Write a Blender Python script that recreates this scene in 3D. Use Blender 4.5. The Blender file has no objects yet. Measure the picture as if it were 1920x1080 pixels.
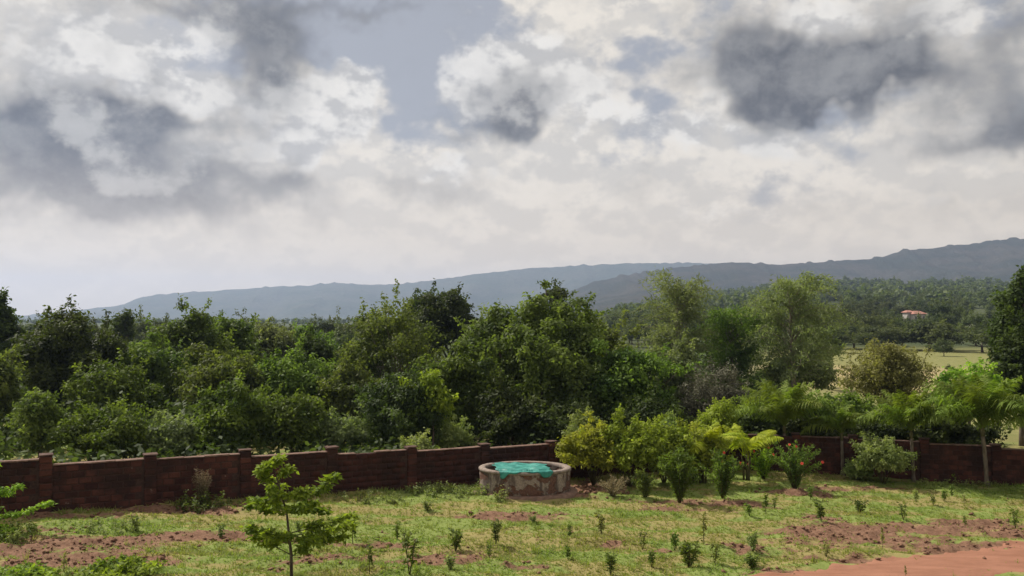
import bpy, math, random
import numpy as np
from mathutils import Vector, Matrix, Euler

# ------------------------------------------------------------------ camera
scene = bpy.context.scene
COL = scene.collection
F = 1660.0            # focal length in photo pixels (1920 wide)
HZ = 600.0            # pixel row of the true horizon
CAMZ = 7.2
PITCH = math.atan((HZ - 540.0) / F)
cam_d = bpy.data.cameras.new('camera')
cam_d.sensor_width = 36.0
cam_d.lens = 36.0 * F / 1920.0
cam_d.clip_start = 0.1
cam_d.clip_end = 40000.0
cam = bpy.data.objects.new('camera', cam_d)
COL.objects.link(cam)
cam.location = (0, 0, CAMZ)
cam.rotation_euler = (math.radians(90) + PITCH, 0, 0)
scene.camera = cam

def pixdir(px, py):
    u = (px - 960.0) / F
    v = (540.0 - py) / F
    c, s = math.cos(PITCH), math.sin(PITCH)
    return Vector((u, c - v * s, s + v * c))

# ------------------------------------------------------------------ exposure
vs = scene.view_settings
vs.view_transform = 'Standard'
vs.look = 'None'
vs.exposure = 0.25
vs.gamma = 1.0
vs.use_curve_mapping = False
scene.cycles.max_bounces = 8
scene.cycles.volume_bounces = 0
scene.cycles.caustics_reflective = False
scene.cycles.caustics_refractive = False
scene.cycles.sample_clamp_indirect = 4.0

# ------------------------------------------------------------------ sun
SUN_EL = math.radians(47)
SUN_AZ = math.radians(-52)      # from +Y (view direction), negative = left
sd = Vector((math.sin(SUN_AZ) * math.cos(SUN_EL), math.cos(SUN_AZ) * math.cos(SUN_EL), math.sin(SUN_EL)))
sl = bpy.data.lights.new('sun', 'SUN')
sl.energy = 5.0
sl.angle = math.radians(0.6)
sl.color = (1.0, 0.94, 0.83)
so = bpy.data.objects.new('sun', sl)
COL.objects.link(so)
so.rotation_euler = sd.to_track_quat('Z', 'Y').to_euler()
so.location = (0, 0, 60)

# ------------------------------------------------------------------ node helper
class NT:
    def __init__(s, tree):
        s.t = tree
        s.n = tree.nodes
        s.n.clear()
    def new(s, typ, **kw):
        n = s.n.new(typ)
        for k, v in kw.items():
            setattr(n, k, v)
        return n
    def put(s, sock, v):
        if isinstance(v, bpy.types.NodeSocket):
            s.t.links.new(v, sock)
        elif v is not None:
            try:
                sock.default_value = v
            except Exception:
                sock.default_value = tuple(v) + (1.0,)
    def math(s, op, a, b=None, c=None, clamp=False):
        n = s.new('ShaderNodeMath', operation=op, use_clamp=clamp)
        for i, v in enumerate((a, b, c)):
            if v is not None:
                s.put(n.inputs[i], v)
        return n.outputs[0]
    def add(s, a, b): return s.math('ADD', a, b)
    def sub(s, a, b): return s.math('SUBTRACT', a, b)
    def mul(s, a, b): return s.math('MULTIPLY', a, b)
    def vm(s, op, a, b=None, scale=None):
        n = s.new('ShaderNodeVectorMath', operation=op)
        s.put(n.inputs[0], a)
        if b is not None: s.put(n.inputs[1], b)
        if scale is not None: s.put(n.inputs['Scale'], scale)
        return n.outputs['Value'] if op in ('LENGTH', 'DOT_PRODUCT', 'DISTANCE') else n.outputs[0]
    def noise(s, vec, scale, detail=4, rough=0.5, dist=0.0, col=False):
        n = s.new('ShaderNodeTexNoise')
        s.put(n.inputs['Vector'], vec)
        n.inputs['Scale'].default_value = scale
        n.inputs['Detail'].default_value = detail
        n.inputs['Roughness'].default_value = rough
        n.inputs['Distortion'].default_value = dist
        return n.outputs['Color'] if col else n.outputs['Fac']
    def ss(s, v, a, b, lo=0.0, hi=1.0):
        n = s.new('ShaderNodeMapRange', interpolation_type='SMOOTHSTEP')
        s.put(n.inputs[0], v)
        n.inputs[1].default_value = a; n.inputs[2].default_value = b
        n.inputs[3].default_value = lo; n.inputs[4].default_value = hi
        return n.outputs[0]
    def mix(s, f, a, b, blend='MIX'):
        n = s.new('ShaderNodeMix', data_type='RGBA', blend_type=blend)
        n.clamp_factor = True
        s.put(n.inputs[0], f)
        for i, v in ((6, a), (7, b)):
            if isinstance(v, (tuple, list)): v = tuple(v)[:3] + (1.0,)
            s.put(n.inputs[i], v)
        return n.outputs[2]
    def xyz(s, v):
        n = s.new('ShaderNodeSeparateXYZ'); s.put(n.inputs[0], v)
        return n.outputs
    def attr(s, name):
        return s.new('ShaderNodeAttribute', attribute_name=name).outputs['Fac']
    def pos(s):
        return s.new('ShaderNodeNewGeometry').outputs['Position']

# ------------------------------------------------------------------ world: hazy blue with cumulus
world = bpy.data.worlds.new('World')
scene.world = world
world.use_nodes = True
def build_world():
    g = NT(world.node_tree)
    out = g.new('ShaderNodeOutputWorld')
    bg = g.new('ShaderNodeBackground')
    bg.inputs['Strength'].default_value = 0.1
    sky = g.new('ShaderNodeTexSky', sky_type='NISHITA')
    sky.sun_disc = False
    sky.sun_elevation = SUN_EL
    sky.sun_rotation = SUN_AZ
    sky.air_density = 1.0; sky.dust_density = 2.0; sky.ozone_density = 1.0
    d = g.vm('NORMALIZE', g.new('ShaderNodeTexCoord').outputs['Generated'])
    z = g.xyz(d)[2]
    # wind-blown warping of everything
    w1 = g.vm('SCALE', g.vm('SUBTRACT', g.noise(d, 9, 2, .55, col=True), (.5, .5, .5)), scale=0.10)
    w2 = g.vm('SCALE', g.vm('SUBTRACT', g.noise(d, 30, 2, .6, col=True), (.5, .5, .5)), scale=0.045)
    q = g.vm('ADD', g.vm('ADD', d, w1), w2)
    dz = g.vm('MULTIPLY', d, (1, 1, 1.5))
    n1 = g.noise(g.vm('ADD', dz, (3.1, 0.4, 1.7)), 7, 5, .56)
    n2 = g.noise(g.vm('ADD', dz, (7.3, 2.2, 0.1)), 15, 6, .58)
    n3 = g.noise(g.vm('ADD', d, (1.3, 5.2, 8.1)), 42, 4, .6)
    up = g.noise(g.vm('ADD', dz, (7.3, 2.2, 0.1 - 0.022)), 15, 3, .58)   # the same field seen a little lower
    relief = g.sub(n2, up)
    def blobs(lst, vec):
        tot = None
        for (px, py, rx, ry, w) in lst:
            c = pixdir(px, py).normalized()
            k = Vector((F / rx, 2.2, F / ry))
            n = g.new('ShaderNodeVectorMath', operation='MULTIPLY_ADD')
            g.put(n.inputs[0], vec)
            n.inputs[1].default_value = k
            n.inputs[2].default_value = (-c.x * k.x, -c.y * k.y, -c.z * k.z)
            v = n.outputs[0]
            e = g.math('POWER', 0.5, g.vm('DOT_PRODUCT', v, v))
            tot = g.math('MULTIPLY_ADD', e, w, 0.0 if tot is None else tot)
        return tot
    gaps = blobs([(725, 95, 130, 70, 1), (640, 40, 80, 50, .8), (1200, 130, 70, 45, .5), (830, 60, 60, 60, .6)], q)
    white = blobs([(985, 100, 85, 42, 1.2), (1060, 165, 55, 35, .9), (870, 165, 50, 40, .8), (950, 150, 90, 50, .6),
                   (640, 155, 45, 38, 1), (585, 190, 50, 45, .9), (660, 215, 60, 40, .8), (540, 260, 80, 60, .7),
                   (170, 240, 30, 28, .9), (250, 312, 75, 25, .9), (110, 70, 150, 80, .7), (240, 120, 75, 45, .7),
                   (390, 190, 50, 30, .8), (560, 280, 40, 45, .9), (420, 320, 40, 25, .5), (370, 60, 60, 50, .5),
                   (1530, 50, 70, 45, 1), (1770, 40, 60, 30, .9), (860, 330, 55, 24, .8), (1300, 225, 120, 35, .7),
                   (1350, 400, 100, 30, .6), (1120, 225, 70, 40, .6), (1810, 340, 90, 40, .5), (1450, 250, 120, 30, .5)], q)
    dark = blobs([(62, 205, 62, 75, 1.1), (120, 262, 70, 55, .9), (205, 185, 26, 45, .6), (295, 200, 36, 50, .85), (335, 238, 95, 26, .7),
                  (330, 15, 130, 32, .9), (525, 40, 45, 70, .9), (465, 125, 48, 55, .9), (500, 180, 42, 28, .7),
                  (270, 360, 210, 34, .85), (120, 365, 70, 30, .5), (350, 330, 60, 30, .4), (540, 368, 60, 26, .5), (660, 0, 110, 12, .7),
                  (925, 190, 88, 42, 1.3), (970, 222, 45, 30, .9), (868, 268, 26, 26, .7), (1040, 185, 52, 24, .6),
                  (860, 365, 60, 24, .6), (775, 345, 28, 28, .45), (1390, 90, 72, 45, 1.0), (1460, 155, 90, 38, 1.1), (1600, 166, 88, 34, 1.2),
                  (1680, 70, 52, 80, .75), (1540, 168, 100, 20, .6), (1820, 262, 110, 26, .8), (1915, 215, 40, 75, .7), (1910, 30, 36, 45, .8),
                  (1780, 175, 90, 55, .4), (1245, 350, 70, 22, .45), (1500, 412, 60, 20, .35), (1810, 395, 120, 30, .45), (1250, 432, 50, 24, .3),
                  (1330, 20, 100, 22, .35), (420, 300, 260, 110, .25), (180, 330, 220, 70, .4), (230, 255, 80, 40, .5), (400, 40, 120, 40, .3), (1500, 150, 150, 60, .35), (1850, 150, 90, 100, .3)], q)
    c10 = lambda r, gg, b: (r * 10, gg * 10, b * 10)
    # thin veil over the blue
    blue = g.mix(0.88, sky.outputs[0], c10(.315, .32, .345))
    # broken stratocumulus: thicker towards the horizon
    low = g.ss(z, 0.30, 0.06)
    cov = g.add(g.add(g.mul(g.sub(n1, .5), 1.6), g.mul(g.sub(n2, .5), .8)), g.add(0.33, g.mul(low, .30)))
    cov = g.sub(cov, g.mul(gaps, .85))
    cov = g.ss(cov, 0.02, 0.34)
    strat = g.mix(g.ss(g.add(n2, g.mul(relief, 1.2)), .34, .66), c10(.56, .53, .485), c10(.735, .68, .60))
    col = g.mix(cov, blue, strat)
    # bright cumulus heads
    edge = g.add(g.mul(g.sub(n3, .5), .8), g.mul(g.sub(n2, .5), 1.6))
    wm = g.ss(g.add(white, edge), .26, .90)
    wcol = g.mix(g.ss(g.add(g.mul(g.sub(n3, .5), .5), g.mul(relief, 1.6)), -.16, .14), c10(.45, .44, .43), c10(.74, .715, .675))
    col = g.mix(g.mul(wm, .9), col, wcol)
    # thick dark bases; outside the frame the same kind of clouds come from the noise alone
    far = g.ss(g.noise(g.vm('ADD', dz, (4.4, 9.1, 3.3))  , 5, 4, .55), .52, .68)
    inview = g.ss(g.xyz(d)[1], .70, .84)
    inview = g.mul(inview, g.ss(z, .46, .36))
    dk = g.add(dark, g.mul(g.mul(far, .9), g.sub(1.0, inview)))
    dm = g.ss(g.add(g.add(dk, g.mul(g.sub(n2, .5), 2.0)), g.add(g.mul(g.sub(n1, .5), .8), g.mul(g.sub(n3, .5), .7))), .02, 1.55)
    dm = g.mul(dm, g.sub(1.0, g.mul(wm, .38)))
    dcol = g.mix(g.ss(g.add(n2, g.mul(g.sub(n3, .5), .6)), .25, .75), c10(.072, .075, .084), c10(.22, .22, .22))
    col = g.mix(g.math('MINIMUM', g.mul(dm, 1.0), .97), col, dcol)
    # pale band low over the land
    hz = g.ss(z, .20, .0)
    col = g.mix(g.mul(hz, .75), col, c10(.76, .615, .43))
    below = g.ss(z, .0, -.03)
    col = g.mix(below, col, c10(.35, .35, .34))
    g.put(bg.inputs['Color'], col)
    g.t.links.new(bg.outputs[0], out.inputs['Surface'])
build_world()
world.cycles.sampling_method = 'MANUAL'
world.cycles.sample_map_resolution = 256

# ------------------------------------------------------------------ small library
def hash2(ix, iy, seed):
    h = (ix.astype(np.int64) * 374761393 + iy.astype(np.int64) * 668265263 + seed * 974634531) & 0xFFFFFFFF
    h = ((h ^ (h >> 13)) * 1274126177) & 0xFFFFFFFF
    return ((h ^ (h >> 16)) & 0xFFFF) / 65535.0

def vnoise(x, y, seed=0):
    x = np.asarray(x, float); y = np.asarray(y, float)
    ix = np.floor(x); iy = np.floor(y)
    fx = x - ix; fy = y - iy
    fx = fx * fx * (3 - 2 * fx); fy = fy * fy * (3 - 2 * fy)
    a = hash2(ix, iy, seed); b = hash2(ix + 1, iy, seed)
    c = hash2(ix, iy + 1, seed); d = hash2(ix + 1, iy + 1, seed)
    return (a * (1 - fx) + b * fx) * (1 - fy) + (c * (1 - fx) + d * fx) * fy

def fbm(x, y, seed=0, oct=4, gain=.5):
    s = 0; a = 1; t = 0
    for o in range(oct):
        s = s + a * vnoise(np.asarray(x) * 2 ** o + 17.3 * o, np.asarray(y) * 2 ** o - 9.1 * o, seed + o)
        t += a; a *= gain
    return s / t

def sstep(v, a, b):
    t = np.clip((np.asarray(v, float) - a) / (b - a), 0, 1)
    return t * t * (3 - 2 * t)

def proj(x, y, z):
    """world point -> photo pixel (only to read positions off the photograph)"""
    c, s = math.cos(PITCH), math.sin(PITCH)
    dx, dy, dz = x, y, z - CAMZ
    depth = dy * c + dz * s
    up = -dy * s + dz * c
    depth = np.maximum(depth, 1.0)
    return 960 + F * dx / depth, 540 - F * up / depth

def gz(x, y):
    """height of the land"""
    x = np.asarray(x, float); y = np.asarray(y, float)
    yard = 0.3 - 0.03 * np.clip(x, -25, 20)
    h = yard * (1 - sstep(y, 48, 85))
    r = np.clip((y - 215) / 480.0, 0, 3.0)
    side = 0.04 + 0.96 * sstep(x / np.maximum(y, 1.0), -0.02, 0.38)
    h = h + (r ** 1.2) * 21 * side
    h = h + (fbm(x / 60, y / 60, 3) - .5) * 1.2 * sstep(y, 90, 200)
    return h

def gz1(x, y):
    return float(gz(x, y))

def ground_at(px, py):
    d = pixdir(px, py)
    t = CAMZ / max(-d.z, 1e-4)
    for _ in range(30):
        p = Vector((0, 0, CAMZ)) + d * t
        t = (gz1(p.x, p.y) - CAMZ) / d.z
    p = Vector((0, 0, CAMZ)) + d * t
    return Vector((p.x, p.y, gz1(p.x, p.y)))

def at(px, py, Y):
    d = pixdir(px, py)
    return Vector((0, 0, CAMZ)) + d * (Y / d.y)

def link(o, parent=None):
    COL.objects.link(o)
    if parent is not None:
        o.parent = parent
    return o

def tag(o, label=None, cat=None, group=None, kind=None):
    if label: o['label'] = label
    if cat: o['category'] = cat
    if group: o['group'] = group
    if kind: o['kind'] = kind
    return o

def empty(name, loc, rz=0.0, **kw):
    o = bpy.data.objects.new(name, None)
    o.empty_display_size = 0.3
    o.location = loc
    o.rotation_euler = (0, 0, rz)
    link(o)
    return tag(o, **kw)

def mesh_np(name, V, quads=None, tris=None, attrs=None, smooth=False, mat=None):
    """mesh from numpy vertex and face arrays"""
    me = bpy.data.meshes.new(name)
    V = np.asarray(V, np.float32)
    me.vertices.add(len(V))
    me.vertices.foreach_set('co', V.ravel())
    loops = []; starts = []; n = 0
    for arr, k in ((quads, 4), (tris, 3)):
        if arr is None or len(arr) == 0: continue
        arr = np.asarray(arr, np.int32)
        loops.append(arr.ravel())
        starts.append(n + np.arange(len(arr), dtype=np.int32) * k)
        n += arr.size
    loops = np.concatenate(loops); starts = np.concatenate(starts)
    me.loops.add(len(loops)); me.loops.foreach_set('vertex_index', loops)
    me.polygons.add(len(starts)); me.polygons.foreach_set('loop_start', starts)
    if smooth:
        me.polygons.foreach_set('use_smooth', np.ones(len(starts), bool))
    for k, a in (attrs or {}).items():
        at_ = me.attributes.new(k, 'FLOAT', 'POINT')
        at_.data.foreach_set('value', np.asarray(a, np.float32))
    me.update(calc_edges=True)
    if mat: me.materials.append(mat)
    return me

def obj(name, me, parent=None, loc=(0, 0, 0), **kw):
    o = bpy.data.objects.new(name, me)
    o.location = loc
    link(o, parent)
    return tag(o, **kw)

def copy_tree(o, parent=None):
    c = o.copy()
    COL.objects.link(c)
    c.parent = parent
    for ch in o.children:
        copy_tree(ch, c)
    return c

class TB:
    """collects tubes and polygons for one mesh"""
    def __init__(s):
        s.v = []; s.f = []
    def tube(s, pts, rad, sides=6, cap=True):
        pts = [Vector(p) for p in pts]
        b0 = len(s.v)
        ref = Vector((0.31, 0.73, 0.12))
        for i, p in enumerate(pts):
            a = pts[max(i - 1, 0)]; b = pts[min(i + 1, len(pts) - 1)]
            t = (b - a).normalized() if (b - a).length > 1e-9 else Vector((0, 0, 1))
            u = t.cross(ref).normalized(); w = t.cross(u)
            for k in range(sides):
                an = 2 * math.pi * k / sides
                s.v.append(p + (u * math.cos(an) + w * math.sin(an)) * rad[i])
        for i in range(len(pts) - 1):
            for k in range(sides):
                a = b0 + i * sides + k; b = b0 + i * sides + (k + 1) % sides
                s.f.append((a, b, b + sides, a + sides))
        if cap:
            s.f.append(tuple(b0 + k for k in range(sides))[::-1])
            s.f.append(tuple(b0 + (len(pts) - 1) * sides + k for k in range(sides)))
    def box(s, c, size, M=None, jit=0.0, rng=None, bev=0.0):
        b0 = len(s.v)
        sx, sy, sz = [q / 2 for q in size]
        cs = [(-1, -1, -1), (1, -1, -1), (1, 1, -1), (-1, 1, -1), (-1, -1, 1), (1, -1, 1), (1, 1, 1), (-1, 1, 1)]
        for (i, j, k) in cs:
            p = Vector((i * sx, j * sy, k * sz))
            if jit: p += Vector((rng.uniform(-jit, jit), rng.uniform(-jit, jit), rng.uniform(-jit, jit)))
            if M is not None: p = M @ p
            s.v.append(p + Vector(c))
        for f in ((0, 3, 2, 1), (4, 5, 6, 7), (0, 1, 5, 4), (1, 2, 6, 5), (2, 3, 7, 6), (3, 0, 4, 7)):
            s.f.append(tuple(b0 + q for q in f))
    def mesh(s, name, mat=None, smooth=False):
        me = bpy.data.meshes.new(name)
        me.from_pydata([tuple(v) for v in s.v], [], s.f)
        if smooth: me.shade_smooth()
        if mat: me.materials.append(mat)
        me.update()
        return me

# ------------------------------------------------------------------ materials
MATS = {}
def material(name):
    m = bpy.data.materials.new(name)
    m.use_nodes = True
    g = NT(m.node_tree)
    out = g.new('ShaderNodeOutputMaterial')
    MATS[name] = m
    return m, g, out

def principled(g, out, col, rough=.8, spec=.3, bump=None, bstr=.5, bdist=.02):
    p = g.new('ShaderNodeBsdfPrincipled')
    if isinstance(col, (tuple, list)): col = tuple(col)[:3] + (1,)
    g.put(p.inputs['Base Color'], col)
    g.put(p.inputs['Roughness'], rough)
    p.inputs['Specular IOR Level'].default_value = spec
    if bump is not None:
        b = g.new('ShaderNodeBump')
        b.inputs['Strength'].default_value = bstr
        b.inputs['Distance'].default_value = bdist
        g.put(b.inputs['Height'], bump)
        g.t.links.new(b.outputs[0], p.inputs['Normal'])
    if out is not None:
        g.t.links.new(p.outputs[0], out.inputs['Surface'])
    return p

def mat_leaf(name, c1, c2, trans=.35, tcol=None, rough=.62, spec=.16, nscale=.9):
    """c1..c2: the range of leaf colours; leaf tint is stored per leaf"""
    m, g, out = material(name)
    t = g.attr('tint')
    n = g.noise(g.pos(), nscale, 2, .5)
    f = g.math('ADD', g.mul(t, .7), g.mul(g.ss(n, .3, .7), .45), clamp=True)
    col = g.mix(f, c1, c2)
    oi = g.new('ShaderNodeObjectInfo').outputs['Random']
    hs = g.new('ShaderNodeHueSaturation')
    g.put(hs.inputs['Color'], col)
    g.put(hs.inputs['Hue'], g.math('MULTIPLY_ADD', oi, .03, .485))
    g.put(hs.inputs['Value'], g.math('MULTIPLY_ADD', oi, .3, .85))
    p = principled(g, None, hs.outputs[0], rough, spec)
    tr = g.new('ShaderNodeBsdfTranslucent')
    tc = g.mix(1.0, hs.outputs[0], tcol or (1.25, 1.35, .55), 'MULTIPLY')
    g.put(tr.inputs['Color'], tc)
    mx = g.new('ShaderNodeMixShader')
    mx.inputs[0].default_value = trans
    g.t.links.new(p.outputs[0], mx.inputs[1])
    g.t.links.new(tr.outputs[0], mx.inputs[2])
    g.t.links.new(mx.outputs[0], out.inputs['Surface'])
    return m

def mat_bark(name, c1, c2):
    m, g, out = material(name)
    P = g.new('ShaderNodeTexCoord').outputs['Object']
    n = g.noise(g.vm('MULTIPLY', P, (6, 6, 1.5)), 2.0, 5, .6)
    principled(g, out, g.mix(g.ss(n, .3, .7), c1, c2), .9, .1, n, .7, .02)
    return m

# ================================================================== THE SETTING
# ------------------------------------------------------------------ bare soil patches of the yard (read off the photo, fixed to the ground)
SOIL = [(120, 1025, 210, 13, .9), (320, 1009, 190, 9, .95), (40, 1058, 130, 16, .8), (440, 1003, 100, 8, .7), (215, 1050, 110, 11, .8), (70, 995, 90, 6, .5),
        (960, 968, 110, 8, 1.), (700, 1020, 100, 9, .75), (620, 1045, 70, 8, .6), (860, 1047, 80, 9, .8), (1000, 1062, 60, 7, .6), (740, 1058, 70, 7, .6),
        (560, 1060, 80, 7, .5), (1150, 1024, 26, 7, .9), (1235, 1036, 45, 8, .8), (1250, 960, 40, 7, .7), (1395, 1030, 45, 6, .7), (1530, 973, 45, 6, .6),
        (1565, 1006, 130, 12, .9), (1700, 992, 150, 9, .95), (1830, 981, 70, 7, .9), (1100, 918, 70, 13, 1.1), (1330, 945, 160, 8, .9),
        (1500, 925, 80, 7, .8), (1640, 915, 110, 7, .6), (80, 968, 130, 10, .9), (320, 955, 150, 9, .8), (480, 945, 60, 8, .5), (1400, 1000, 60, 5, .5),
        (1900, 1000, 60, 10, .7), (1750, 1018, 150, 9, .6), (1480, 1040, 110, 8, .6), (1650, 1050, 150, 7, .8), (1850, 1028, 130, 7, .9), (1450, 1074, 120, 7, .7)]
def soil_raw(x, y):
    px, py = proj(x, y, gz(x, y))
    s = np.zeros_like(px)
    for (cx, cy, rx, ry, w) in SOIL:
        s = s + w * np.exp2(-((px - cx) / rx) ** 2 - ((py - cy) / ry) ** 2)
    s = s * (px > -400)
    s = s + .22 * np.sin((y + x * .10) * 2 * math.pi / 1.5 + 2.5 * fbm(x * .25, y * .2, 5) + 2.6) * fbm(x * .2, y * .5, 14)
    s = s + (fbm(x * .5, y * 1.5, 11) - .5) * 1.1 + (fbm(x * 2.2, y * 4, 12) - .5) * .8
    return s
def soil(x, y):
    return sstep(soil_raw(x, y), .24, .86)

def lush(x, y):
    return sstep(fbm(x * .30, y * .8, 21) + (fbm(x * 1.5, y * 3, 22) - .5) * .6, .36, .66)

def relief(x, y):
    inside = sstep(y, 12, 16) * (1 - sstep(y, 44, 50)) * sstep(x, -32, -28) * (1 - sstep(x, 36, 40))
    s = soil(x, y)
    row = np.sin((y * 1.0 + x * .10) * 2 * math.pi / 1.5 + 2.5 * fbm(x * .25, y * .2, 5)) * .05
    lump = (fbm(x * 1.1, y * 1.6, 6) - .5) * .16 + (fbm(x * 4, y * 4, 7, 3) - .5) * .07 * (1 + 2.5 * s)
    return (row + lump) * inside

def gzr(x, y):
    return gz(x, y) + relief(x, y)

def graded(vals):
    out = []
    for a, b, st in vals:
        n = max(1, int(round((b - a) / st)))
        out += list(np.linspace(a, b, n, endpoint=False))
    out.append(vals[-1][1])
    return np.array(out)

def build_ground():
    xs = graded([(-6300, -3000, 1100), (-3000, -400, 200), (-400, -100, 25), (-100, -34, 4), (-34, -20, .7), (-20, 27, .14), (27, 40, .7), (40, 120, 4), (120, 600, 20), (600, 3000, 200), (3000, 6300, 1100)])
    ys = graded([(-2000, -200, 400), (-200, 0, 20), (0, 19, 2), (19, 45, .14), (45, 60, .7), (60, 130, 3), (130, 300, 6), (300, 900, 25), (900, 3000, 150), (3000, 6900, 1000)])
    X, Y = np.meshgrid(xs, ys)
    x = X.ravel(); y = Y.ravel()
    yy = np.clip(y, -60, 1400)
    z = gzr(x, yy)
    nx, ny = len(xs), len(ys)
    i = np.arange(nx - 1)[None, :] + nx * np.arange(ny - 1)[:, None]
    i = i.ravel()
    Q = np.stack([i, i + 1, i + 1 + nx, i + nx], 1)
    m, g, out = material('lawn and red soil')
    P = g.pos()
    so = g.attr('soil'); lu = g.attr('lush')
    nA = g.noise(P, 1.1, 4, .6); nB = g.noise(P, 6.0, 4, .65); nC = g.noise(P, 30, 3, .6)
    gr = g.mix(g.ss(g.add(lu, g.mul(g.sub(nB, .5), .8)), .2, .8), (.255, .215, .085), (.180, .225, .060))
    gr = g.mix(g.mul(g.ss(nC, .48, .75), .5), gr, (.18, .15, .065))
    sl_ = g.mix(g.ss(nB, .3, .7), (.125, .066, .042), (.24, .138, .090))
    sl_ = g.mix(g.mul(g.ss(nC, .5, .7), .6), sl_, (.07, .036, .024))
    nD = g.noise(g.vm('MULTIPLY', P, (1.0, 2.2, 1)), 2.6, 4, .6)
    f = g.ss(g.add(so, g.add(g.mul(g.sub(nD, .5), 1.6), g.add(g.mul(g.sub(nB, .5), .8), g.mul(g.sub(nC, .5), .6)))), .30, .85)
    yard = g.mix(f, gr, sl_)
    # land beyond the wall: rough grass, with one dry field
    yv = g.xyz(P)[1]
    big = g.noise(P, .035, 4, .55)
    xr = g.math('DIVIDE', g.xyz(P)[0], g.math('MAXIMUM', yv, 1.0))
    dry = g.mul(g.ss(g.add(yv, g.mul(g.sub(big, .5), 70)), 90, 108), g.ss(g.add(yv, g.mul(g.sub(big, .5), 60)), 146, 132))
    rough = g.mix(g.ss(nA, .3, .7), (.15, .16, .055), (.215, .20, .08))
    fieldc = g.mix(g.ss(g.noise(P, .25, 4, .6), .35, .65), (.32, .245, .135), (.25, .225, .10))
    beyond = g.mix(g.mul(dry, .95), rough, fieldc)
    beyond = g.mix(g.ss(xr, .31, .24), beyond, (.045, .06, .025))
    wood = g.mix(g.ss(big, .3, .7), (.045, .06, .025), (.075, .085, .035))
    beyond = g.mix(g.ss(yv, 205, 235), beyond, wood)
    col = g.mix(g.ss(yv, 46, 60), yard, beyond)
    principled(g, out, col, .95, .1, g.add(nB, g.mul(nC, .6)), .6, .05)
    me = mesh_np('ground', np.stack([x, y, z], 1), Q, attrs={'soil': soil(x, y), 'lush': lush(x, y)}, smooth=True, mat=m)
    obj('ground', me, kind='structure')
build_ground()

# ------------------------------------------------------------------ red earth road at the lower right
ROAD_TOP = [(1180, 1125), (1300, 1103), (1400, 1084), (1560, 1061), (1700, 1042), (1820, 1028), (1920, 1018), (2060, 1006), (2250, 993)]
road_pts = [ground_at(*p) for p in ROAD_TOP]
def road_up(x):
    return np.interp(x, [p.x for p in road_pts], [p.y for p in road_pts])
ROAD_W = 2.9
def build_road():
    xs = np.arange(road_pts[0].x, road_pts[-1].x, .16)
    n = 22
    V = []; e = []
    for k in range(n + 1):
        t = k / n
        y0 = road_up(xs) + (fbm(xs * .9, xs * 0, 31) - .5) * .9 + (fbm(xs * 5, xs * 0, 33) - .5) * .25
        y1 = road_up(xs) - ROAD_W + (fbm(xs * .9, xs * 0 + 5, 32) - .5) * .9 + (fbm(xs * 5, xs * 0 + 5, 34) - .5) * .25
        y = y0 * (1 - t) + y1 * t
        z = gzr(xs, y)
        lift = .012 + .05 * math.sin(math.pi * t) + (fbm(xs * 3, y * 3, 35) - .5) * .025 * math.sin(math.pi * t)
        zz = gz(xs, y) * .7 + z * .3
        z = np.maximum(z + .012, zz + lift) if 0 < k < n else z - .01
        V.append(np.stack([xs, y, z], 1))
    m_ = len(xs)
    V = np.concatenate(V)
    i = (np.arange(m_ - 1)[None, :] + m_ * np.arange(n)[:, None]).ravel()
    Q = np.stack([i, i + m_, i + m_ + 1, i + 1], 1)
    m, g, out = material('red earth')
    P = g.pos()
    a = g.noise(g.vm('MULTIPLY', P, (.6, 2.2, 1)), 1.2, 4, .6); b = g.noise(P, 9, 4, .65); c = g.noise(P, 45, 2, .6)
    col = g.mix(g.ss(a, .3, .7), (.30, .145, .095), (.235, .110, .070))
    col = g.mix(g.mul(g.ss(b, .5, .8), .5), col, (.20, .10, .065))
    principled(g, out, col, .95, .1, g.add(b, g.mul(c, .5)), .5, .03)
    obj('dirt_road', mesh_np('dirt_road', V, Q, smooth=True, mat=m), kind='structure')
build_road()

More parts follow.
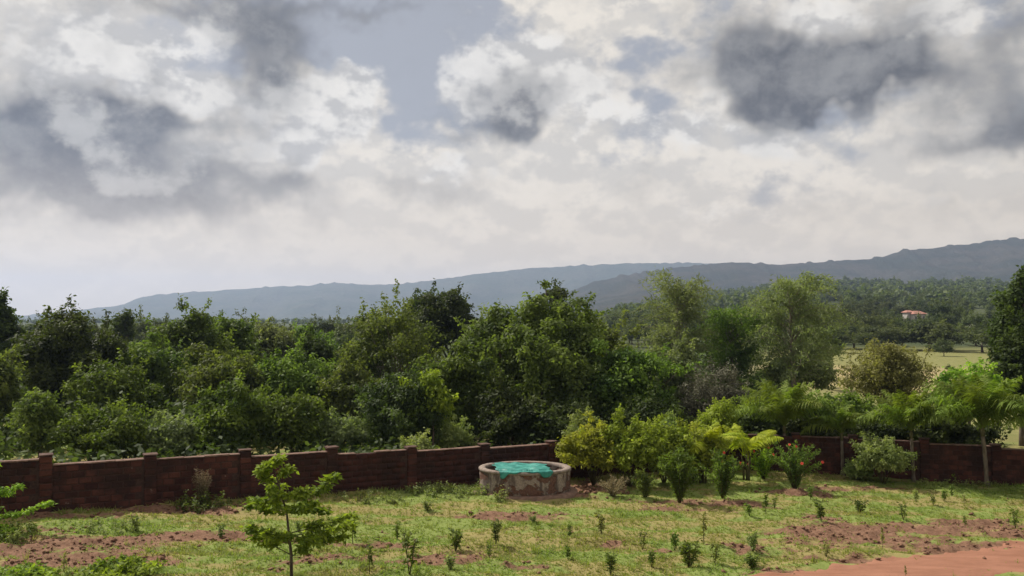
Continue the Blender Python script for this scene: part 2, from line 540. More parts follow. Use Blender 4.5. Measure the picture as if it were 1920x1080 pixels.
# ------------------------------------------------------------------ the two ridges
def build_hill(name, ridge, Yr, Yfoot, Yback, seed, c1, c2, zfoot):
    pxs = np.array([p[0] for p in ridge], float); pys = np.array([p[1] for p in ridge], float)
    u = np.linspace(pxs[0], pxs[-1], 420)
    X0 = (u - 960) / F * Yr
    rz = CAMZ + (HZ - np.interp(u, pxs, pys)) / F * Yr
    rz = rz + (fbm(X0 / 60, X0 * 0, seed) - .5) * 10 + (vnoise(X0 / 14, X0 * 0, seed + 9) ** 3) * 9
    rows = []
    nv = 46
    for k in range(nv + 1):
        t = k / nv
        if t < .8:
            s = t / .8
            Y = Yfoot + (Yr - Yfoot) * s
            prof = .12 * s + .88 * s ** 1.6
            gully = (fbm(X0 / 260 + s * .6, X0 * 0 + s * 2.2, seed + 3) - .5) * .55 * math.sin(math.pi * s)
            z = zfoot + (rz - zfoot) * np.clip(prof + gully, 0, 1.0) + (fbm(X0 / 45, s * 14 + X0 * 0, seed + 5) - .5) * 14 * (1 - s ** 6) * min(1, s * 6)
            z = np.minimum(z, zfoot + (rz - zfoot) * (s ** .55))
        else:
            s = (t - .8) / .2
            Y = Yr + (Yback - Yr) * s
            z = rz * (1 - s) + (zfoot - 20) * s
        rows.append(np.stack([X0 * (.55 + .45 * Y / Yr), np.full_like(X0, Y), z], 1))
    V = np.concatenate(rows)
    n = len(u)
    i = (np.arange(n - 1)[None, :] + n * np.arange(nv)[:, None]).ravel()
    Q = np.stack([i, i + 1, i + 1 + n, i + n], 1)
    m, g, out = material(name + ' forest')
    P = g.pos()
    a = g.noise(P, .006, 5, .6); b = g.noise(P, .05, 4, .65)
    col = g.mix(g.ss(a, .38, .62), c1, c2)
    col = g.mix(g.mul(g.ss(b, .45, .7), .55), col, (.02, .028, .014))
    principled(g, out, col, 1.0, .05, g.add(g.mul(b, 1.0), a), 1.0, 12.0)
    obj(name, mesh_np(name, V, Q, smooth=True, mat=m), kind='structure')
build_hill('far_hill', [(-860, 615), (-500, 604), (-120, 599), (40, 592), (110, 585), (180, 578), (230, 571), (268, 555), (330, 549), (450, 541), (560, 535), (640, 529), (690, 533), (760, 530), (850, 518), (930, 508), (1000, 499), (1100, 495), (1200, 491), (1300, 490), (1400, 492), (1550, 500), (1750, 505), (2100, 500), (2700, 500)],
           5200, 3700, 6400, 101, (.05, .065, .034), (.075, .08, .05), -15)
build_hill('near_hill', [(700, 615), (900, 600), (1010, 572), (1060, 548), (1110, 528), (1190, 512), (1290, 496), (1370, 489), (1450, 493), (1560, 487), (1640, 482), (1700, 466), (1760, 459), (1830, 452), (1880, 446), (1920, 445), (2050, 440), (2300, 430), (2800, 445)],
           3000, 1350, 3700, 201, (.030, .036, .026), (.058, .054, .042), -5)

# ================================================================== BOUNDARY WALL
def mat_laterite():
    m, g, out = material('weathered laterite')
    P = g.pos()
    oi = g.new('ShaderNodeObjectInfo').outputs['Random']
    a = g.noise(P, 2.3, 5, .6); b = g.noise(P, 22, 4, .65)
    col = g.mix(g.ss(g.add(g.mul(oi, .55), g.mul(a, .9)), .25, 1.1), (.032, .013, .011), (.105, .041, .030))
    col = g.mix(g.mul(g.ss(g.noise(P, .9, 5, .65), .42, .62), .8), col, (.026, .016, .014))
    col = g.mix(g.mul(g.ss(b, .55, .75), .6), col, (.03, .016, .013))
    pale = g.mul(g.ss(g.noise(P, 1.7, 6, .7), .64, .72), g.ss(oi, .45, .8))
    col = g.mix(pale, col, (.30, .24, .20))
    principled(g, out, col, .95, .1, g.add(b, a), .9, .03)
    return m
M_LAT = mat_laterite()
def mat_plain(name, c1, c2, scale=8, rough=.9, bump=.6):
    m, g, out = material(name)
    P = g.pos()
    n = g.noise(P, scale, 5, .65)
    principled(g, out, g.mix(g.ss(n, .3, .7), c1, c2), rough, .15, n, bump, .02)
    return m
M_MORT = mat_plain('dark mortar', (.035, .02, .017), (.07, .04, .03), 12)
M_COPE = mat_plain('weathered cement coping', (.10, .058, .045), (.22, .14, .11), 5)

M_CAP = mat_plain('dark pillar cap', (.06, .034, .028), (.12, .07, .055), 6)
rngw = random.Random(5)
BL, BH, TH = .40, .225, .26
def brick_variant():
    """a rough dressed laterite block with chipped, rounded arrises: 8 + chamfer ring"""
    tb = TB()
    l, t, h = (BL - .025) / 2, TH / 2, (BH - .022) / 2
    c = .018
    for (sx, sy, sz) in [(i, j, k) for k in (-1, 1) for j in (-1, 1) for i in (-1, 1)]:
        for ax in range(3):
            p = [sx * l, sy * t, sz * h]
            for q in range(3):
                if q != ax: p[q] -= math.copysign(c * rngw.uniform(.6, 2.0), p[q])
            p = [v + rngw.uniform(-.006, .006) for v in p]
            tb.v.append(Vector(p))
    idx = lambda i, j, k, ax: ((k * 2 + j) * 2 + i) * 3 + ax
    for ax in range(3):
        for s in (0, 1):
            o = [a for a in range(3) if a != ax]
            quad = []
            for (a, b) in ((0, 0), (1, 0), (1, 1), (0, 1)):
                co = [0, 0, 0]; co[ax] = s; co[o[0]] = a; co[o[1]] = b
                quad.append(idx(*co, ax))
            tb.f.append(tuple(quad))
    for ax in range(3):
        o = [a for a in range(3) if a != ax]
        for a in (0, 1):
            for b in (0, 1):
                c0 = [0, 0, 0]; c1 = [0, 0, 0]
                c0[o[0]] = c1[o[0]] = a; c0[o[1]] = c1[o[1]] = b; c1[ax] = 1
                tb.f.append((idx(*c0, o[0]), idx(*c1, o[0]), idx(*c1, o[1]), idx(*c0, o[1])))
    for k in (0, 1):
        for j in (0, 1):
            for i in (0, 1):
                tb.f.append((idx(i, j, k, 0), idx(i, j, k, 1), idx(i, j, k, 2)))
    me = tb.mesh('brick', M_LAT)
    import bmesh
    bm = bmesh.new(); bm.from_mesh(me)
    bmesh.ops.recalc_face_normals(bm, faces=bm.faces)
    bm.to_mesh(me); bm.free()
    return me
BRICKS = [brick_variant() for _ in range(7)]

def build_wall(nodes, tops, label, n_single, pillars):
    """nodes: plan points of the pillars; tops: height of the level top of each bay"""
    p0 = Vector((nodes[0][0], nodes[0][1], 0))
    w = empty('boundary_wall', (p0.x, p0.y, gz1(p0.x, p0.y)), label=label, cat='wall')
    org = w.location.copy()
    todo = []
    core = TB()
    for b in range(len(nodes) - 1):
        A = Vector((nodes[b][0], nodes[b][1])); B = Vector((nodes[b + 1][0], nodes[b + 1][1]))
        d = (B - A); L = d.length; d.normalize()
        ang = math.atan2(d.y, d.x)
        M = Matrix.Rotation(ang, 4, 'Z')
        zt = tops[b]
        zg = min(gz1(A.x, A.y), gz1(B.x, B.y)) - .25
        mid = (A + B) / 2
        core.box(Vector((mid.x, mid.y, (zg + zt - .012) / 2)) - org, (L, TH - .05, zt - zg - .012), M)
        courses = int(math.ceil((zt - zg) / BH))
        for r in range(courses):
            z = zt - BH * (r + .5)
            s = .2 + BL / 2 - (BL / 2 if r % 2 else 0)
            while s < L - .2 - BL * .3:
                c = A + d * s
                if z + BH / 2 > gz1(c.x, c.y) - .05:
                    # rotation, small bulge out of plane
                    off = rngw.gauss(0, .008)
                    nrm = Vector((-d.y, d.x))
                    loc = Vector((c.x + nrm.x * off, c.y + nrm.y * off, z + rngw.uniform(-.004, .004))) - org
                    todo.append((loc, ang + rngw.uniform(-.015, .015) + (math.pi if rngw.random() < .5 else 0), c.length))
                s += BL
        # coping of uneven cement slabs
        s = .21
        while s < L - .25:
            ln = min(rngw.uniform(.5, 1.1), L - .21 - s)
            c = A + d * (s + ln / 2)
            th = rngw.uniform(.025, .045)
            if rngw.random() < .93:
                tb = TB()
                tb.box((0, 0, 0), (ln - .012, TH + rngw.uniform(.02, .07), th), None, .008, rngw)
                o = obj('coping_slab', tb.mesh('coping_slab', M_COPE), w, Vector((c.x, c.y, zt + th / 2 + .006)) - org)
                o.rotation_euler = (rngw.uniform(-.02, .02), rngw.uniform(-.008, .008), ang + rngw.uniform(-.015, .015))
            s += ln
    obj('mortar', core.mesh('mortar', M_MORT), w)
    todo.sort(key=lambda q: q[2])
    for loc, rz, _ in todo[:n_single]:
        o = obj('brick', rngw.choice(BRICKS), w, loc)
        o.rotation_euler = (0, 0, rz)
    rest = todo[n_single:]
    if rest:
        VV = []; QQ = []; TT = []; n = 0
        for loc, rz, _ in rest:
            me = rngw.choice(BRICKS)
            co = np.array([v.co for v in me.vertices])
            c, s = math.cos(rz), math.sin(rz)
            VV.append(co @ np.array([[c, s, 0], [-s, c, 0], [0, 0, 1]]) + np.array(loc))
            for p in me.polygons:
                (QQ if len(p.vertices) == 4 else TT).append([n + i for i in p.vertices])
            n += len(co)
        obj('brickwork', mesh_np('brickwork', np.concatenate(VV), QQ, TT, mat=M_LAT), w, kind='stuff')
    for b in pillars:
        x, y = nodes[b]
        zt = max(tops[max(b - 1, 0)], tops[min(b, len(tops) - 1)]) + rngw.uniform(.05, .14)
        zg = gz1(x, y) - .2
        dx = nodes[min(b + 1, len(nodes) - 1)][0] - nodes[max(b - 1, 0)][0]; dy = nodes[min(b + 1, len(nodes) - 1)][1] - nodes[max(b - 1, 0)][1]
        ang = math.atan2(dy, dx)
        tb = TB(); tb.box((0, 0, 0), (.36, .36, zt - zg - .02), None)
        pl = obj('pillar', tb.mesh('pillar', M_MORT), w, Vector((x, y, (zg + zt) / 2)) - org)
        pl.rotation_euler = (0, 0, ang)
        z = zt - BH / 2
        while z > zg:
            o = obj('brick', rngw.choice(BRICKS), pl, (rngw.uniform(-.008, .008), rngw.uniform(-.008, .008), z - (zg + zt) / 2))
            o.scale = (1.06, 1.62, 1)
            z -= BH
        tb = TB(); tb.box((0, 0, 0), (rngw.uniform(.42, .46), rngw.uniform(.42, .46), rngw.uniform(.035, .06)), None, .012, rngw)
        obj('cap', tb.mesh('cap', M_CAP), pl, (0, 0, (zt - zg) / 2 + .04))
    return w
L_NODES = [(-15.69 + 2.90 * i, 30 + 1.5 * i) for i in range(-3, 10)]
L_NODES[-1] = (11.3, 43.9)
L_TOPS = [2.74, 2.62, 2.50, 2.29, 2.24, 2.10, 1.96, 1.86, 1.76, 1.68, 1.62, 1.58]
LEFT_WALL = build_wall(L_NODES, L_TOPS, 'weathered red laterite block wall with pillars running along the left and centre', 300, range(len(L_NODES) - 1))
R_NODES = [(11.31, 43.45), (13.7, 42.95), (16.2, 42.3), (19.2, 41.5), (22.1, 40.7), (25.0, 39.9), (27.9, 39.1)]
R_TOPS = [1.60, 1.58, 1.52, 1.42, 1.30, 1.22]
RIGHT_WALL = build_wall(R_NODES, R_TOPS, 'dark shaded red block wall behind the palms at right', 300, range(1, len(R_NODES)))

# ================================================================== ROUND WATER TANK
TX, TY, TR, THH, TSY = .52, 35.95, 1.83, 1.0, .80
def build_tank():
    zb = gz1(TX, TY) - .05
    t = empty('water_tank', (TX, TY, zb), label='low round masonry water tank with peeling plaster in front of the brick wall', cat='tank')
    t.scale = (1, TSY, 1)
    rng = random.Random(3)
    # drum: slightly irregular
    n = 72
    def ringmesh(name, prof, mat, jit=.0):
        V = []; Q = []
        for k in range(n):
            a = 2 * math.pi * k / n
            for (r, z) in prof:
                rr = r + (float(vnoise(k * .5, z * 6, 4)) - .5) * jit
                V.append((rr * math.cos(a), rr * math.sin(a), z))
        m = len(prof)
        for k in range(n):
            for j in range(m - 1):
                a = k * m + j; b = ((k + 1) % n) * m + j
                Q.append((a, b, b + 1, a + 1))
        return mesh_np(name, V, Q, smooth=False, mat=mat)
    m, g, out = material('peeling plaster on laterite')
    P = g.pos()
    a = g.noise(P, 1.5, 5, .6); b = g.noise(P, 14, 5, .65)
    st = g.noise(g.vm('MULTIPLY', P, (1, 1, .22)), 3.2, 4, .6)
    plas = g.mix(g.ss(b, .3, .7), (.20, .16, .13), (.34, .275, .23))
    plas = g.mix(g.mul(g.ss(st, .47, .6), .8), plas, (.07, .05, .045))
    lat = g.mix(g.ss(b, .3, .7), (.085, .045, .034), (.17, .095, .07))
    pe = g.ss(g.add(a, g.mul(g.sub(b, .5), .12)), .49, .52)
    principled(g, out, g.mix(pe, plas, lat), .9, .1, g.add(g.mul(pe, -1.6), b), .8, .04)
    obj('drum', ringmesh('drum', [(TR - .22, THH), (TR - .22, .1), (TR - .22, .08), (TR, .0), (TR, .3), (TR, .6), (TR, .9), (TR, THH - .02)], m, .03), t)
    rim = mat_plain('cement rim', (.15, .12, .10), (.30, .24, .205), 7)
    obj('rim', ringmesh('rim', [(TR - .24, THH - .05), (TR - .24, THH + .03), (TR - .2, THH + .06), (TR + .0, THH + .06), (TR + .035, THH + .03), (TR + .035, THH - .05), (TR - .02, THH - .06)], rim, .02), t)
    st_ = mat_plain('stained cement footing', (.13, .085, .065), (.24, .15, .11), 6)
    obj('footing', ringmesh('footing', [(TR - .05, .16), (TR + .22, .14), (TR + .30, .10), (TR + .33, -.25)], st_, .10), t)
    wt, g, out = material('dark tank water')
    principled(g, out, (.012, .016, .012), .08, .5)
    V = [(0, 0, .62)] + [((TR - .21) * math.cos(2 * math.pi * k / n), (TR - .21) * math.sin(2 * math.pi * k / n), .62) for k in range(n)]
    obj('water', mesh_np('water', V, tris=[(0, 1 + k, 1 + (k + 1) % n) for k in range(n)], mat=wt), t)
    # turquoise sheet lying over the top, sagging inside, folded over the front rim
    m, g, out = material('turquoise mesh sheet')
    P = g.pos()
    nz = g.noise(P, 3, 4, .6)
    fine = g.noise(P, 26, 2, .5)
    p = principled(g, out, g.mix(g.ss(nz, .35, .65), (.010, .135, .115), (.045, .26, .215)), .55, .3, g.add(nz, g.mul(fine, .5)), .4, .03)
    gx, gy = 70, 54
    V = []
    for j in range(gy):
        for i in range(gx):
            u = i / (gx - 1); v = j / (gy - 1)
            x = -1.18 + 2.12 * u + .10 * math.sin(v * 5 + 1) + .06 * math.sin(v * 17)
            y = -1.86 - .04 * math.sin(u * 9) - .05 * math.sin(u * 23) + v * (2.7 + .25 * math.sin(u * 5))
            r = math.hypot(x, y)
            wr = (float(fbm(x * 2.2, y * 2.2, 8)) - .5) * .12 + .02 * math.sin(x * 9 + y * 4 + 3 * float(fbm(x * 2, y * 2, 15)))
            if r < TR - .25:
                z = THH + .13 - .08 * (1 - (r / (TR - .25)) ** 2) + wr * .9
            elif r < TR + .05:
                z = THH + .075 + abs(wr) * .5
            else:
                over = r - (TR + .05)
                k = (TR + .065 + .05 * over) / r
                x *= k; y *= k
                z = THH + .075 - over * .95
            if r >= TR - .32: z = max(z, THH + .07) if r < TR + .05 else z
            ridge = math.exp(-((x - .55) / .32) ** 2 - ((y + .5) / .9) ** 2) * .10
            V.append((x, y, z + (ridge if r < TR + .05 else 0)))
    V = np.array(V)
    Q = [(j * gx + i, j * gx + i + 1, (j + 1) * gx + i + 1, (j + 1) * gx + i) for j in range(gy - 1) for i in range(gx - 1)]
    me = mesh_np('tarpaulin', V, Q, smooth=True, mat=m)
    o = obj('tarpaulin', me, None, (TX, TY, zb), label='crumpled turquoise sheet draped over the round water tank', cat='tarpaulin')
    o.scale = (1, TSY, 1)
    sm = o.modifiers.new('thick', 'SOLIDIFY'); sm.thickness = .01
build_tank()

# ================================================================== VEGETATION
LEAF = {
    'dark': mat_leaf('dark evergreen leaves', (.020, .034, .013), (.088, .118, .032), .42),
    'mid': mat_leaf('mid green leaves', (.034, .064, .014), (.170, .230, .045), .46),
    'olive': mat_leaf('olive leaves', (.042, .064, .018), (.185, .220, .056), .46),
    'fresh': mat_leaf('fresh green leaves', (.070, .140, .018), (.320, .430, .055), .46),
    'grey': mat_leaf('grey green leaves', (.075, .100, .042), (.225, .260, .110), .44),
    'feather': mat_leaf('feathery pale leaves', (.085, .115, .055), (.250, .290, .140), .46),
    'dry': mat_leaf('dry olive leaves', (.120, .120, .042), (.300, .290, .115), .42),
    'twig': mat_leaf('grey brown twigs', (.060, .056, .040), (.160, .150, .100), .25, (1, 1, 1)),
    'yellow': mat_leaf('yellow green hedge leaves', (.140, .170, .020), (.400, .420, .052), .42),
    'hedge': mat_leaf('bright hedge leaves', (.100, .150, .020), (.330, .390, .055), .42),
    'palm': mat_leaf('palm leaflets', (.060, .100, .016), (.215, .275, .045), .42),
    'areca': mat_leaf('yellow green palm leaflets', (.180, .240, .016), (.460, .480, .045), .45),
    'far': mat_leaf('distant leaves', (.032, .050, .020), (.130, .150, .055), .38, nscale=.15),
    'grass': mat_leaf('grass blades', (.225, .205, .070), (.190, .255, .060), .5, nscale=.5),
    'weed': mat_leaf('pale weeds', (.110, .155, .045), (.300, .340, .125), .42),
    'straw': mat_leaf('dry stalks', (.200, .160, .090), (.360, .300, .190), .3, (1.1, 1, .8)),
}
BARK = mat_bark('grey brown bark', (.055, .042, .032), (.15, .12, .095))
BARK_PALE = mat_bark('pale bark', (.16, .13, .10), (.30, .26, .21))
STEM = mat_bark('green brown stems', (.06, .05, .025), (.12, .11, .05))

def unit(v):
    return v / np.maximum(np.linalg.norm(v, axis=1, keepdims=True), 1e-9)

def leaf_arrays(P, Nn, L, W, tint, rng, T=None, droop=.0):
    n = len(P)
    if T is None:
        T = rng.normal(size=(n, 3))
    T = T - np.sum(T * Nn, 1, keepdims=True) * Nn
    T = unit(T)
    T[:, 2] -= droop
    T = unit(T)
    B = unit(np.cross(Nn, T))
    L = (L * rng.uniform(.7, 1.25, n))[:, None]
    W = (W * rng.uniform(.7, 1.25, n))[:, None]
    v0 = P
    v1 = P + T * L * .45 + B * W * .5
    v2 = P + T * L - Nn * L * .12
    v3 = P + T * L * .45 - B * W * .5
    V = np.stack([v0, v1, v2, v3], 1).reshape(-1, 3)
    Q = np.arange(n * 4).reshape(-1, 4)
    return V, Q, np.repeat(tint, 4)

def clump_leaves(rng, C, R, counts, up=.5, flat=.72, shell=.55):
    """leaf positions and normals on the shells of clumps C with radii R"""
    idx = np.repeat(np.arange(len(C)), counts)
    n = len(idx)
    D = rng.normal(size=(n, 3))
    D[:, 2] += .35
    D = unit(D)
    rad = rng.uniform(shell * .6, 1.0, n) ** .6
    rag = 1 + .22 * np.clip(rng.normal(size=n), -2, 1.9)
    ph = rng.uniform(0, 6.28, (len(C), 3))
    rag = rag * (1 + .22 * np.sin(D[:, 0] * 5 + ph[idx, 0]) * np.sin(D[:, 1] * 5 + ph[idx, 1]) + .15 * np.sin(D[:, 2] * 7 + ph[idx, 2]))
    P = C[idx] + D * (R[idx] * rad * rag)[:, None] * np.array([1, 1, flat])
    Nn = unit(D * .7 + np.array([0, 0, up]) + rng.normal(size=(n, 3)) * .55)
    return P, Nn, idx

def make_crown(seed, rx, ry, rz, cz, leaf=.2, wid=.55, cover=1.6, clump=.95, low=-.75, top_shape=1.0, hollow=.55, up=.5, droop=.2, flat=.72, ragged=.55, shoots=.45, cx=0, cy=0):
    """crown made of leaf clumps on an uneven ellipsoid; returns arrays and clump centres"""
    rng = np.random.default_rng(seed)
    leaf = leaf * 1.14
    area = 4 * math.pi * ((rx * ry) ** .8 + 2 * (rx * rz) ** .8) / 3 if rx > 0 else 1
    nc = int(max(10, area / (clump * clump) * (1.1 if cover > 1.15 else .85)))
    D = []
    while len(D) < nc:
        d = rng.normal(size=3); d /= np.linalg.norm(d)
        if d[2] > low: D.append(d)
    D = np.array(D)
    lob = np.array([1 + ragged * (float(fbm(math.atan2(d[1], d[0]) * 1.3 + 9, d[2] * 2.2, seed, 3)) - .5) * 2.4 for d in D])
    rr = rng.uniform(hollow, 1.0, nc) ** .7 * lob * np.where(rng.random(nc) < .12, rng.uniform(1.0, 1.22, nc), 1.0)
    C = D * rr[:, None] * np.array([rx, ry, rz])
    if top_shape != 1.0:
        C[:, :2] *= (1 - (1 - top_shape) * np.clip(C[:, 2:3] / rz, 0, 1))
    if cover > 1.15:
        inner = rng.random(nc) < .22
        C[inner] *= rng.uniform(.2, .65, (int(inner.sum()), 1))
    C += np.array([cx, cy, cz])
    R = clump * rng.uniform(.4, 1.3, nc) * np.where(rr > 1.02, .6, 1.0)
    la = leaf * leaf * wid * .5
    cnt = (4 * math.pi * R ** 2 * cover / la * .5 * rng.uniform(.7, 1.2, nc)).astype(int)
    P, Nn, idx = clump_leaves(rng, C, R, cnt, up, flat)
    ct = rng.random(nc) ** 1.6
    tint = np.clip(ct[idx] * .85 + rng.random(len(idx)) * .38 - .1, 0, 1)
    # loose shoots that break the outline
    ns = int(nc * shoots)
    if ns:
        pick = rng.integers(0, nc, ns)
        dirv = unit((C[pick] - np.array([cx, cy, cz])) / np.array([rx, ry, rz]) * .7 + rng.normal(size=(ns, 3)) * .45 + np.array([0, 0, .55]))
        ln = clump * rng.uniform(.7, 1.7, ns)
        m = 26
        s_ = rng.uniform(.3, 1.0, (ns, m, 1))
        SP = (C[pick][:, None] + dirv[:, None] * (R[pick] * .5)[:, None, None] + dirv[:, None] * ln[:, None, None] * s_ + rng.normal(size=(ns, m, 3)) * leaf * .35).reshape(-1, 3)
        SN = unit(rng.normal(size=SP.shape) * .7 + np.array([0, 0, .6]))
        st = np.repeat(np.clip(.25 + .6 * rng.random(ns), 0, 1), m)
        P = np.concatenate([P, SP]); Nn = np.concatenate([Nn, SN]); tint = np.concatenate([tint, st])
    V, Q, t = leaf_arrays(P, Nn, leaf, leaf * wid, tint, rng, droop=droop)
    return (V, Q, t), C

def make_trunk(rng, base_r, forkz, C, nlimb, mat, lean=(0, 0), sides=7, name='trunk', thick=.55):
    tb = TB()
    fx, fy = lean
    pts = [(0, 0, -.3), (fx * .2, fy * .2, forkz * .3), (fx * .6 + rng.uniform(-.05, .05), fy * .6, forkz * .65), (fx, fy, forkz)]
    tb.tube(pts, [base_r * 1.25, base_r, base_r * .85, base_r * .72], sides + 2)
    order = list(range(len(C)))
    rng.shuffle(order)
    for i in order[:nlimb]:
        c = Vector(C[i]); a = Vector((fx, fy, forkz * rng.uniform(.75, 1.0)))
        mid = a.lerp(c, .5) + Vector((rng.uniform(-.2, .2), rng.uniform(-.2, .2), rng.uniform(-.25, .15))) * (c - a).length * .35
        r0 = base_r * thick * rng.uniform(.6, 1)
        tb.tube([a, a.lerp(mid, .6), mid, mid.lerp(c, .6), c], [r0, r0 * .8, r0 * .6, r0 * .4, r0 * .18], sides - 2)
        for _ in range(2):
            j = order[rng.randrange(len(order))]
            e = Vector(C[j])
            if (e - mid).length < (c - a).length * .8:
                tb.tube([mid, mid.lerp(e, .5) + Vector((0, 0, .08)), e], [r0 * .45, r0 * .3, r0 * .12], 4)
    return tb.mesh(name, mat, smooth=True)

TREE_N = [0]
def tree(name, label, px, top, bot, hw, Y, leafmat, group='trees of the thicket beyond the wall', cat='tree', depth=.9, trunk_r=None, bark=None, nlimb=8, fork=.35, **kw):
    TREE_N[0] += 1
    seed = 1000 + TREE_N[0] * 17
    rng = random.Random(seed)
    X = at(px, top, Y).x
    g0 = gz1(X, Y)
    zt = at(px, top, Y).z - g0 + .25
    zb = max(at(px, bot, Y).z - g0, .15)
    rx = hw * Y / F
    cl = kw.pop('clump', min(.95, max(.35, rx * .30)))
    rz = (zt - zb) / 2
    (V, Q, t), C = make_crown(seed, max(rx - cl * .5, .3), max(rx * depth - cl * .5, .3), max(rz - cl * .35, .3), (zt + zb) / 2, clump=cl, **kw)
    e = empty(name, (X, Y, g0), label=label, cat=cat, group=group)
    obj('trunk', make_trunk(rng, trunk_r or max(.07, zt * .022), max(zb + (zt - zb) * fork * .5, .4), C, nlimb, bark or BARK), e)
    obj('crown', mesh_np('crown', V, Q, attrs={'tint': t}, mat=LEAF[leafmat]), e)
    return e

G_BACK = 'tall trees at the back of the thicket'
G_MID = 'trees of the thicket beyond the wall'
G_FRONT = 'bushes growing just behind the wall'
# --- back row, standing out against the hills
tree('evergreen_tree', 'dark pointed tree at the left edge of the photo, its tip in the sky', 2, 562, 720, 46, 62, 'dark', G_BACK, top_shape=.35, leaf=.24, cover=1.5)
tree('evergreen_tree', 'broad dark round tree at left, above the first wall pillar', 128, 588, 815, 112, 52, 'dark', G_MID, leaf=.22, cover=1.7, clump=.85)
tree('evergreen_tree', 'tiny dark tufted treetop on the skyline right of the big dark left tree', 236, 586, 650, 22, 95, 'dark', G_BACK, leaf=.3, cover=1.0, clump=.55, hollow=.3)
tree('evergreen_tree', 'round crowned green tree rising to a peak above the second wall pillar', 348, 582, 740, 84, 64, 'mid', G_BACK, top_shape=.55, leaf=.24, cover=1.6)
tree('evergreen_tree', 'smaller round treetop just right of the peaked green tree', 434, 592, 730, 50, 70, 'mid', G_BACK, leaf=.25, top_shape=.7)
tree('evergreen_tree', 'low hazy green tree on the skyline above the third wall pillar', 512, 608, 740, 56, 78, 'grey', G_BACK, leaf=.27)
tree('evergreen_tree', 'dull green tree filling the dip left of the airy pale tree', 585, 612, 740, 60, 84, 'mid', G_BACK, leaf=.28)
tree('evergreen_tree', 'dark round bushy tree in the dip below the airy pale tree', 586, 640, 760, 46, 60, 'dark', G_MID, leaf=.22)
tree('airy_tree', 'airy pale olive tree with thin visible branches left of centre', 738, 558, 790, 104, 57, 'olive', G_BACK, leaf=.20, cover=.62, clump=.85, hollow=.35, nlimb=26, fork=.25, ragged=.4, trunk_r=.16, bark=BARK_PALE)
tree('flat_topped_tree', 'dark flat topped tree on the skyline behind the big central tree', 846, 540, 700, 82, 84, 'dark', G_BACK, leaf=.28, cover=1.5, ragged=.35, flat=.55)
tree('evergreen_tree', 'small dark tree clump poking up behind the big central tree', 1040, 546, 680, 48, 80, 'dark', G_BACK, leaf=.28, flat=.6, ragged=.35)
tree('evergreen_tree', 'dark narrow treetop left of the flat topped tree on the skyline', 790, 548, 690, 40, 88, 'dark', G_BACK, leaf=.28, cover=1.2, ragged=.4)
tree('mango_tree', 'biggest tree, dense olive green dome in the centre of the photo', 1006, 556, 850, 152, 51, 'olive', G_MID, leaf=.23, cover=1.75, clump=1.0, ragged=.2, trunk_r=.3)
tree('evergreen_tree', 'broad green tree on the right flank of the big central tree', 1168, 652, 850, 104, 50, 'mid', G_MID, leaf=.21, cover=1.6, clump=.8)
tree('evergreen_tree', 'sloping green tree between the big central tree and the feathery tree', 1120, 592, 770, 64, 58, 'olive', G_MID, leaf=.22, cover=1.5)
tree('bare_shrub_tree', 'grey brown twiggy half bare tree above the yellow green hedge', 1342, 690, 850, 74, 49, 'twig', G_MID, leaf=.17, wid=.35, cover=.6, clump=.6, hollow=.3, nlimb=30, ragged=.4)
tree('evergreen_tree', 'green bush tree at the left foot of the feathery trees', 1240, 650, 800, 70, 60, 'grey', G_MID, leaf=.23)
# --- middle thicket on the left
tree('evergreen_tree', 'green tree at the left edge with its lower leaves catching light', -12, 668, 880, 54, 45, 'olive', G_MID, leaf=.19, cover=1.3)
tree('evergreen_tree', 'bright green rounded tree in front of the big dark left tree', 205, 690, 830, 86, 48, 'mid', G_MID, leaf=.20, cover=1.6)
tree('evergreen_tree', 'yellow green tree left of middle behind the second wall pillar', 282, 648, 800, 82, 53, 'mid', G_MID, leaf=.21, cover=1.5)
tree('evergreen_tree', 'wide green tree below the peaked tree, above the third wall pillar', 408, 668, 850, 96, 51, 'olive', G_MID, leaf=.21, cover=1.6)
tree('evergreen_tree', 'wide dull green tree above the fourth wall pillar', 545, 668, 850, 92, 52, 'mid', G_MID, leaf=.21, cover=1.6)
tree('evergreen_tree', 'leafy tree under the airy pale tree, left of the vine covered bush', 660, 690, 850, 74, 51, 'olive', G_MID, leaf=.21, cover=1.5)
tree('evergreen_tree', 'light green tree filling the space left of the big central tree', 850, 660, 850, 76, 49, 'mid', G_MID, leaf=.20, cover=1.5)
tree('evergreen_tree', 'shaded green tree above the sixth wall pillar in front of the big central tree', 960, 740, 868, 80, 46.5, 'dark', G_MID, leaf=.19, cover=1.4)
# --- bushes just behind the wall
tree('bush', 'round green bush behind the wall between the first two left pillars', 200, 776, 880, 84, 38.5, 'mid', G_FRONT, 'bush', leaf=.16, cover=1.6, clump=.5, trunk_r=.06)
tree('bush', 'tall narrow olive bush behind the wall left of the round green bush', 76, 735, 890, 40, 39, 'olive', G_FRONT, 'bush', leaf=.17, cover=1.3, clump=.5, trunk_r=.06)
tree('bush', 'pale leafy bush behind the wall right of the round green bush', 322, 795, 880, 54, 39.5, 'grey', G_FRONT, 'bush', leaf=.16, cover=1.3, clump=.45, trunk_r=.05)
tree('bush', 'large green bush behind the wall at the third pillar', 430, 735, 880, 78, 41, 'mid', G_FRONT, 'bush', leaf=.17, cover=1.6, clump=.6, trunk_r=.07)
tree('bush', 'green bush behind the wall at the fourth pillar', 548, 738, 870, 66, 42, 'mid', G_FRONT, 'bush', leaf=.17, cover=1.5, clump=.6, trunk_r=.07)
tree('bush', 'pale thin leaved bush behind the wall between fourth and fifth pillars', 640, 785, 862, 46, 42.5, 'grey', G_FRONT, 'bush', leaf=.16, cover=1.1, clump=.45, trunk_r=.05)
